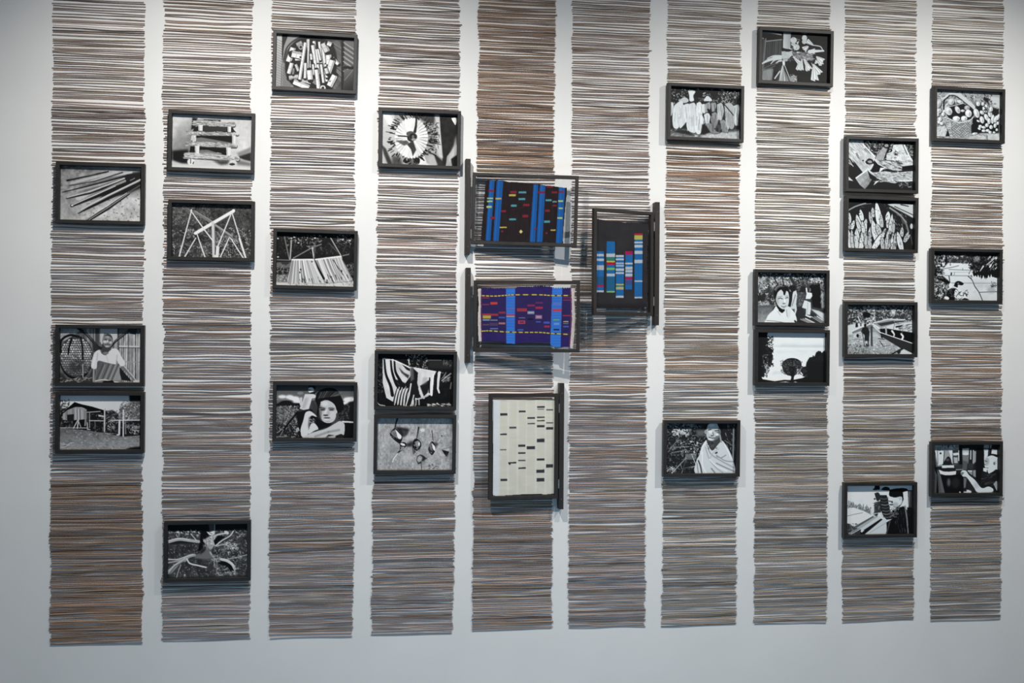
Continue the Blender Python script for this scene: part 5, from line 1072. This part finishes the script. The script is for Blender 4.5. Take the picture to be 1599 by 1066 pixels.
M_WALL = noisy('white_plaster', (.80, .80, .79), (.84, .84, .83), 3.5, .9, .06, spec=.1)
M_FLOOR = noisy('grey_concrete', (.13, .13, .14), (.18, .18, .18), 2.2, .7, .1)
M_FRAME = noisy('black_stained_wood', (.017, .0165, .0165), (.026, .025, .0245), 26, .5, .15, (.25, 1, 1), .32)
M_BROWN = noisy('dark_brown_wood', (.021, .0178, .0168), (.032, .027, .025), 30, .5, .2, (1, 1, .15), .32)
M_BACK = noisy('fibre_board', (.10, .08, .06), (.13, .10, .08), 60, .9)
M_STEEL = noisy('brushed_steel', (.45, .45, .46), (.55, .55, .55), 80, .35)
M_STEEL.node_tree.nodes['Principled BSDF'].inputs['Metallic'].default_value = .9
M_SCREW = noisy('dark_screw_metal', (.05, .045, .045), (.09, .08, .08), 200, .4)
M_PRINT = toned('photographic_paper', .5, .12)
M_CLOTH = toned('woven_cotton', .9, .1, weave=.4)
M_STICK = toned('dried_stem', .75, .2, grain=.25)

M_GLASS = bpy.data.materials.new('clear_acrylic')
M_GLASS.use_nodes = True
_n, _l = M_GLASS.node_tree.nodes, M_GLASS.node_tree.links
_n.clear()
_o = _n.new('ShaderNodeOutputMaterial'); _t = _n.new('ShaderNodeBsdfTransparent'); _g = _n.new('ShaderNodeBsdfGlossy'); _f = _n.new('ShaderNodeLayerWeight'); _p = _n.new('ShaderNodeMath'); _q = _n.new('ShaderNodeMath'); _x = _n.new('ShaderNodeMixShader')
_t.inputs[0].default_value = (.955, .96, .965, 1)
_g.inputs['Roughness'].default_value = .03
_p.operation = 'POWER'
_p.inputs[1].default_value = 5
_q.operation = 'MULTIPLY_ADD'
_q.inputs[1].default_value = .8
_q.inputs[2].default_value = .03
_l.new(_f.outputs['Facing'], _p.inputs[0]); _l.new(_p.outputs[0], _q.inputs[0]); _l.new(_q.outputs[0], _x.inputs[0]); _l.new(_t.outputs[0], _x.inputs[1]); _l.new(_g.outputs[0], _x.inputs[2]); _l.new(_x.outputs[0], _o.inputs[0])

# ---------------------------------------------------------------- the room
bm = bmesh.new()
box(bm, -3.6, 5.6, 0, .12, 0, 4.3)
tag(mesh_obj('wall_back', bm, M_WALL), kind='structure')
bm = bmesh.new()
box(bm, -3.6, 5.6, -7, .12, -.1, 0)
tag(mesh_obj('floor', bm, M_FLOOR), kind='structure')

# ---------------------------------------------------------------- stick curtains hanging on the wall
STRIPS = [(-1.285, -.912, -1.276, -.903, .418), (-.836, -.468, -.821, -.456, .420), (-.385, -.024, -.376, -.015, .418), (.079, .430, .063, .421, .420), (.512, .861, .504, .860, .425),
          (.939, 1.294, .936, 1.290, .423), (1.377, 1.725, 1.367, 1.718, .419), (1.802, 2.155, 1.803, 2.156, .416), (2.227, 2.582, 2.231, 2.586, .413), (2.659, 3.019, 2.669, 3.026, .407)]
# tints along each screen: (height from, to, brownness, darkness)
TINTS = [
    [(2.45, 3.6, .15, 0), (1.45, 1.75, .2, .05), (.40, 1.12, .62, .33), (.40, .62, .3, .1)],
    [(2.95, 3.6, .25, .1), (1.7, 2.02, .35, .1), (.95, 1.6, .2, .12), (.4, .7, .1, .1)],
    [(2.9, 3.6, .15, .05), (.42, 1.3, .12, .22), (1.5, 1.9, .2, .0)],
    [(2.9, 3.6, .05, .15), (1.9, 2.4, .12, .05), (.42, 1.2, .15, .2)],
    [(2.45, 3.6, .85, .22), (.42, 1.1, .25, .22), (1.2, 1.6, .05, .1)],
    [(2.85, 3.6, .3, .1), (1.7, 2.85, .2, .06), (1.45, 1.75, .35, .1), (.42, 1.45, .28, .2)],
    [(2.16, 2.66, .9, .13), (1.5, 2.2, .2, .05), (2.85, 3.6, .15, .05), (.42, 1.1, .1, .2), (1.5, 2.0, .2, 0)],
    [(.42, 1.5, .1, .17), (2.9, 3.6, .05, .05)],
    [(.42, 1.4, .3, .2), (2.9, 3.6, .1, .05), (1.45, 1.7, .3, .05)],
    [(2.05, 2.5, .35, .08), (1.2, 1.75, .62, .1), (.42, 1.1, .25, .18)],
]
STICK_LABELS = ['tall stick curtain behind the photo of long dark poles',
                'tall stick curtain behind the photo of wooden steps',
                'tall stick curtain behind the photo of a girl leaning on her arm',
                'tall stick curtain behind the photo of a banana flower head',
                'tall orange-brown stick curtain behind the three textiles left of the gap',
                'tall stick curtain behind the black textile with five blue bars',
                'tall stick curtain behind the photo of a person in a pale cloak',
                'tall stick curtain behind the photo of a round tree silhouette',
                'tall stick curtain behind the photo of a canoe',
                'tall stick curtain behind the photo of a fruit basket']
STICK_LABELS[4] = 'tall stick curtain, orange-brown near the top, behind the cream textile with black dashes'


def stick_curtain(idx):
    xl0, xr0, xl1, xr1, zb = STRIPS[idx]
    rng = np.random.default_rng(100 + idx)
    ZT, NS, NR = 3.6, 13, 6
    V, F, K = [], [], []
    base = 0
    z = zb + .003
    ang = np.arange(NR) * math.tau / NR
    quad = []
    for s in range(NS - 1):
        for r in range(NR):
            a, b = s * NR + r, s * NR + (r + 1) % NR
            quad.append((a, b, b + NR, a + NR))
    quad = np.array(quad)
    z0 = None
    wob_c = rng.normal(0, 1, 4)
    el, er = 0., 0.
    n = 0
    while z < ZT:
        t = (z - zb) / (3.2 - zb)
        xl, xr = xl1 + (xl0 - xl1) * t, xr1 + (xr0 - xr1) * t
        brown = dark = 0.
        for a, b, br, dk in TINTS[idx]:
            w = np.clip(min(z - a, b - z) / .07 + .5, 0, 1)
            brown += br * w
            dark += dk * w * (1 if idx in (0, 4) else .6)
        rad = rng.uniform(.0015, .0027) * (1 + .12 * (dark > .15))
        el = .86 * el + rng.normal(0, .0013)
        er = .86 * er + rng.normal(0, .0013)
        xa = xl + el + rng.normal(0, .0018) + .001
        xb = xr + er + rng.normal(0, .0022) - .001
        if rng.random() < .03:
            xb += rng.choice([-1, 1]) * rng.uniform(.003, .008)
        u = np.linspace(0, 1, NS)
        wob_c = .55 * wob_c + rng.normal(0, .75, 4)
        wob = sum(wob_c[k] * .0013 / (k + 1) * np.sin(math.pi * (k + 1) * u + k) for k in range(4)) + rng.normal(0, .0017) * (u - .5) * 2
        cy = -(rad * 1.16 + rng.uniform(.0008, .0018)) + .0005 * np.sin(u * 7 + rng.uniform(0, 6))
        cx = xa + (xb - xa) * u
        cz = z + wob
        rr = rad * (1 + .14 * np.sin(u * rng.uniform(3, 14) + rng.uniform(0, 6)))
        P = np.stack([np.repeat(cx, NR), (cy[:, None] + rr[:, None] * np.cos(ang)).ravel(), (cz[:, None] + rr[:, None] * np.sin(ang)).ravel()], 1)
        # tone: grey-mauve stems with brown, olive and bleached stretches
        v = rng.normal(-.03, .32)
        mauve = np.array([.385, .318, .298] if idx < 6 else [.43, .375, .325]) * math.exp(v - dark * .95)
        bro = np.array([.40, .262, .18]) * math.exp(v * .8 - dark * .55)
        f = np.clip(brown + rng.normal(0, .16 + .15 * brown), 0, 1)
        col = np.tile(mauve * (1 - f) + bro * f, (NS, 1))
        for _ in range(rng.poisson(1.3)):
            c, wd = rng.uniform(0, 1), rng.uniform(.05, .25)
            g = np.exp(-((u - c) / wd) ** 2)[:, None]
            q = rng.random()
            tint = np.array([.46, .32, .21]) if q < .16 * (1 + 2 * brown) else np.array([.38, .34, .20]) if q < .45 else np.array([.17, .135, .13]) if q < .68 else np.array([.60, .56, .55]) if q < .88 else np.array([.40, .35, .42])
            col = col * (1 - .6 * g) + tint * math.exp(-dark * .6) * .6 * g
        if rng.random() < .10:
            col = col * .45
        col = np.repeat(col, NR, 0)
        V.append(P); K.append(col)
        F.append(quad + base)
        base += NS * NR
        n += 1
        step = 2 * rad * rng.uniform(.92, 1.2)
        mean = (.0049 if z > 1.75 else .0049 - .0013 * min(1, (1.75 - z) / .6)) * max(.22, 1 - 2.1 * dark)
        step += float(np.clip(rng.normal(mean, mean * .55), .0001, .0105))
        z += step
    V, K, F = np.concatenate(V), np.concatenate(K), np.concatenate(F)
    org = np.array([(xl1 + xr1) / 2, 0, zb])
    o = np_mesh('stick_curtain', V - org, F, M_STICK, None, K, True)
    o.location = org
    return tag(o, STICK_LABELS[idx], 'stick curtain', 'stick curtains on the wall')


for i in range(10):
    stick_curtain(i)

# ---------------------------------------------------------------- framed black-and-white photographs
FW, FH, FB = .3583, .2570, .0150
FY_BACK, FY_FRONT, LIP = -.0126, -.0400, .0225
FRAMES = {
    'A1': (-1.0794, 2.3158, -0.0029, 'black framed photo of long dark poles lying fanned out on the ground', 1.1),
    'A2': (-1.0758, 1.6353, -0.0003, 'black framed photo of an old person in a white blouse beside a woven basket', 1.3),
    'A3': (-1.0740, 1.3538, -0.0007, 'black framed photo of a thatched house on stilts with a fence and bare yard', 1.35),
    'B1': (-0.6277, 2.5465, -0.0103, 'black framed photo of rough wooden steps stacked on a low stand', 1.0),
    'B2': (-0.6253, 2.1693, -0.0026, 'black framed photo of white crossed beams and thin poles on a post', 1.05),
    'B3': (-0.6318, 0.8066, 0.0002, 'black framed photo of a tree stump with spreading bare roots', 1.6),
    'C1': (-0.1969, 2.9042, -0.0164, 'black framed photo of cut pale stalks heaped in a round basket', 1.0),
    'C2': (-0.1894, 2.0538, -0.0115, 'black framed photo of pale fibres drying over a line by dark trees', 1.05),
    'C3': (-0.1858, 1.3977, -0.0062, 'black framed photo of a dark-haired girl leaning her chin on her arm', 1.25),
    'D1': (0.2561, 2.5886, -0.0070, 'black framed photo of a round fan of small pale bananas with dark tips', 1.0),
    'D2': (0.2459, 1.5340, -0.0080, 'black framed photo of striped cloths hanging from a line', 1.2),
    'D3': (0.2452, 1.2550, -0.0065, 'black framed photo of dark seeds with stems lying on pale ground', 1.3),
    'E1': (1.5490, 2.7499, -0.0060, 'black framed photo of a row of pale fibre bundles hanging above the ground', 0.97),
    'E2': (1.5414, 1.2282, -0.0045, 'black framed photo of a person wrapped in a pale cloak before bare bushes', 1.35),
    'F1': (1.9761, 3.0203, -0.0089, 'black framed photo of a peeled stem with pale flower clusters on black', 1.05),
    'F2': (1.9647, 1.9167, -0.0003, 'black framed photo of a smiling woman in white with a dancer behind her', 1.1),
    'F3': (1.9676, 1.6421, -0.0038, 'black framed photo of a lone round tree silhouetted against a pale sky', 1.15),
    'G1': (2.3974, 2.5382, -0.0030, 'black framed photo of big split logs with an axe blade among them', 1.05),
    'G2': (2.3981, 2.2627, -0.0091, 'black framed photo of pale speckled pointed shoots in a dark basket', 1.05),
    'G3': (2.3980, 1.7743, 0.0051, 'black framed photo of a person walking beside a long canoe', 1.2),
    'G4': (2.4015, 0.9370, -0.0026, 'black framed photo of a person in dark clothes bent over a pale board', 1.55),
    'H1': (2.8308, 2.7855, -0.0042, 'black framed photo of a handled basket of fruit beside a banana bunch', 1.05),
    'H2': (2.8235, 2.0294, 0.0009, 'black framed photo of bright flooded fields seen through dark leaves', 1.1),
    'H3': (2.8309, 1.1241, -0.0015, 'black framed photo of a boy stretching his arm towards metal pots', 1.5),
}


def grid_print(name, w, h, y, P, parent, mat, gain, tint=(1, 1, 1)):
    a = P.down(2)
    hh, ww = a.shape[:2]
    xs, zs = np.linspace(-w / 2, w / 2, ww), np.linspace(h / 2, -h / 2, hh)
    X, Z = np.meshgrid(xs, zs)
    V = np.stack([X.ravel(), np.full(X.size, y), Z.ravel()], 1)
    i = np.arange(hh * ww).reshape(hh, ww)
    F = np.stack([i[:-1, :-1].ravel(), i[1:, :-1].ravel(), i[1:, 1:].ravel(), i[:-1, 1:].ravel()], 1)
    a = a.reshape(-1, P.nc)
    if P.nc == 1:
        a = np.clip((a - 13) * 255 / 242, 0, 255)
    col = s2l(a) * gain
    if P.nc == 1:
        col = np.repeat(col, 3, 1) * tint
    if P.alpha is not None:
        al = P.alpha[:hh * 2, :ww * 2].reshape(hh, 2, ww, 2).mean((1, 3))
        cell = (al[:-1, :-1] + al[1:, 1:] + al[1:, :-1] + al[:-1, 1:]) / 4
        F = F[cell.ravel() > .5]
        V[:, 1] += (.0008 * np.sin(X * 60 + 3 * Z) * np.sin(Z * 40)).ravel()
    return np_mesh(name, V, F, mat, parent, np.clip(col, .004, .9))


for key, (X, Z, tilt, label, gain) in FRAMES.items():
    root = empty('picture_frame', (X, 0, Z), (0, -tilt, 0))
    tag(root, label, 'framed photo', 'black framed photographs on the stick curtains')
    bm = ring_frame(bmesh.new(), FW, FH, FB, FY_BACK, FY_FRONT, lip=LIP + .002)
    mesh_obj('moulding', bm, M_FRAME, root)
    w, h = FW - 2 * FB - .0005, FH - 2 * FB - .0005
    grid_print('photograph', w, h, FY_FRONT + LIP, PICS[key](), root, M_PRINT, gain, (.94, 1., 1.03) if key[0] in 'EFGH' else (1, 1, 1))
    bm = box(bmesh.new(), -w / 2 + .003, w / 2 - .003, FY_FRONT + LIP + .001, FY_BACK - .001, -h / 2 + .003, h / 2 - .003)
    mesh_obj('backing_board', bm, M_BACK, root)

# ---------------------------------------------------------------- textiles in frames hinged to posts
TL_, TS_, TB = .4663, .3136, .0185
HINGED = [
    (T1, 1, .4854, 2.2908, 6.82, -.0226, (.4683, 2.5067, 2.0874), TL_, TS_, 'hinged frame with a dark brown textile crossed by five bright blue bands', .0145),
    (T2, 1, .4962, 1.8172, 10.14, .0002, (.4725, 2.0289, 1.6113), TL_, TS_, 'hinged frame with a purple textile, two blue bands and white fringed ends', .0150),
    (T3, -1, 1.3078, 2.0597, 19.5, .0027, (1.3242, 2.3382, 1.7844), TS_, TL_, 'hinged upright frame with a black textile woven with five blue striped bars', .0145),
    (T4, -1, .8795, 1.2443, 3.20, -.0005, (.8932, 1.5236, .9637), TS_, TL_, 'hinged upright frame with a cream textile woven with short black dashes', .0160),
]
POST_D, TH = .045, .020
for fn, sg, hx, hz, deg, tilt, (px, pz1, pz0), W, H, label, bw in HINGED:
    root = empty('textile_frame', (px, 0, pz0))
    tag(root, label, 'textile frame', 'hinged textile frames')
    bm = box(bmesh.new(), -.0108, .0108, -POST_D, 0, 0, pz1 - pz0, .0012)
    mesh_obj('post', bm, M_BROWN, root)
    for q in (.08, .92):
        bm = cyl(bmesh.new(), (.001, -POST_D - .0006, (pz1 - pz0) * q), (0, 1, 0), .0032, .0016, 12)
        mesh_obj('screw', bm, M_SCREW, root)
    # local frame of the leaf: origin on the hinge edge, x towards the free edge
    a = math.radians(deg) * -sg
    R = Matrix.Rotation(a, 4, 'Z') @ Matrix.Rotation(-tilt, 4, 'Y')
    leaf = Matrix.Translation((hx - px, -POST_D, hz - pz0)) @ R @ Matrix.Translation((sg * W / 2, 0, 0))
    bm = ring_frame(bmesh.new(), W, H, bw, TH, 0)
    mo = mesh_obj('moulding', bm, M_BROWN, root)
    mo.matrix_local = leaf
    w, h = W - 2 * bw, H - 2 * bw
    bm = box(bmesh.new(), -w / 2 + .0003, w / 2 - .0003, .0085, .0105, -h / 2 + .0003, h / 2 - .0003)
    g = mesh_obj('glass_pane', bm, M_GLASS, root)
    g.matrix_local = leaf
    cl = grid_print('woven_textile', w - .001, h - .001, .0128, fn(), root, M_CLOTH, 1.15 if fn is T4 else .9)
    cl.matrix_local = leaf
    bm = box(bmesh.new(), -w / 2 + .0003, w / 2 - .0003, .0150, .0170, -h / 2 + .0003, h / 2 - .0003)
    g = mesh_obj('glass_pane', bm, M_GLASS, root)
    g.matrix_local = leaf
    for q in (-.36, .36):
        bm = cyl(bmesh.new(), (0, 0, 0), (0, 0, 1), .0028, .040, 14)
        s_ = sg
        box(bm, min(0, s_ * .010), max(0, s_ * .010), .0010, .0024, -.019, .019)
        ho = mesh_obj('hinge', bm, M_STEEL, root)
        ho.matrix_local = Matrix.Translation((hx - px - sg * .0025, -POST_D + .0015, hz - pz0 + q * H))

# ---------------------------------------------------------------- light and camera
w = bpy.data.worlds.new('room_light')
bpy.context.scene.world = w
w.use_nodes = True
w.node_tree.nodes['Background'].inputs[0].default_value = (.80, .90, 1.0, 1)
w.node_tree.nodes['Background'].inputs[1].default_value = .13


def spot(x, y, z, tx, tz, power, size, blend, col=(1, .965, .91), rad=.02):
    l = bpy.data.lights.new('track_spot', 'SPOT')
    l.energy = power
    l.spot_size = math.radians(size)
    l.spot_blend = blend
    l.shadow_soft_size = rad
    l.color = col
    o = bpy.data.objects.new('track_spot', l)
    o.location = (x, y, z)
    o.rotation_euler = (Vector((tx, 0, tz)) - Vector((x, y, z))).to_track_quat('-Z', 'Y').to_euler()
    link(o)


spot(-.28, -1.9, 3.65, -.36, 1.52, 250, 101, 1.)
spot(1.35, -1.9, 3.65, 1.34, 1.40, 124, 97, 1.)
spot(2.75, -1.9, 3.65, 2.52, 1.48, 222, 99, 1.)
l = bpy.data.lights.new('added_cool_fill', 'AREA')  # added fill lamp, low and out of view, turns the lower wall bluish
l.shape = 'RECTANGLE'
l.size, l.size_y = 3.6, .5
l.energy = 20
l.color = (.28, .64, 1)
o = link(bpy.data.objects.new('added_cool_fill', l))
o.location = (.8, -3.0, .15)
o.rotation_euler = (Vector((.8, 0, .9)) - o.location).to_track_quat('-Z', 'Y').to_euler()

cam = bpy.data.cameras.new('camera')
cam.sensor_width = 36
cam.lens = 1700 / 1599 * 36
co = bpy.data.objects.new('camera', cam)
link(co)
yaw, pitch, roll = (math.radians(v) for v in (7.99489, .081105, .40564))
fwd = Vector((math.sin(yaw) * math.cos(pitch), math.cos(yaw) * math.cos(pitch), math.sin(pitch)))
rt = Vector((math.cos(yaw), -math.sin(yaw), 0))
up = rt.cross(fwd)
r2 = math.cos(roll) * rt + math.sin(roll) * up
u2 = -math.sin(roll) * rt + math.cos(roll) * up
co.matrix_world = Matrix(((r2.x, u2.x, -fwd.x, 0), (r2.y, u2.y, -fwd.y, -4.8), (r2.z, u2.z, -fwd.z, 1.7), (0, 0, 0, 1)))
sc = bpy.context.scene
sc.camera = co
sc.view_settings.view_transform = 'Standard'
sc.view_settings.look = 'None'
sc.cycles.max_bounces = 8
sc.cycles.transparent_max_bounces = 12
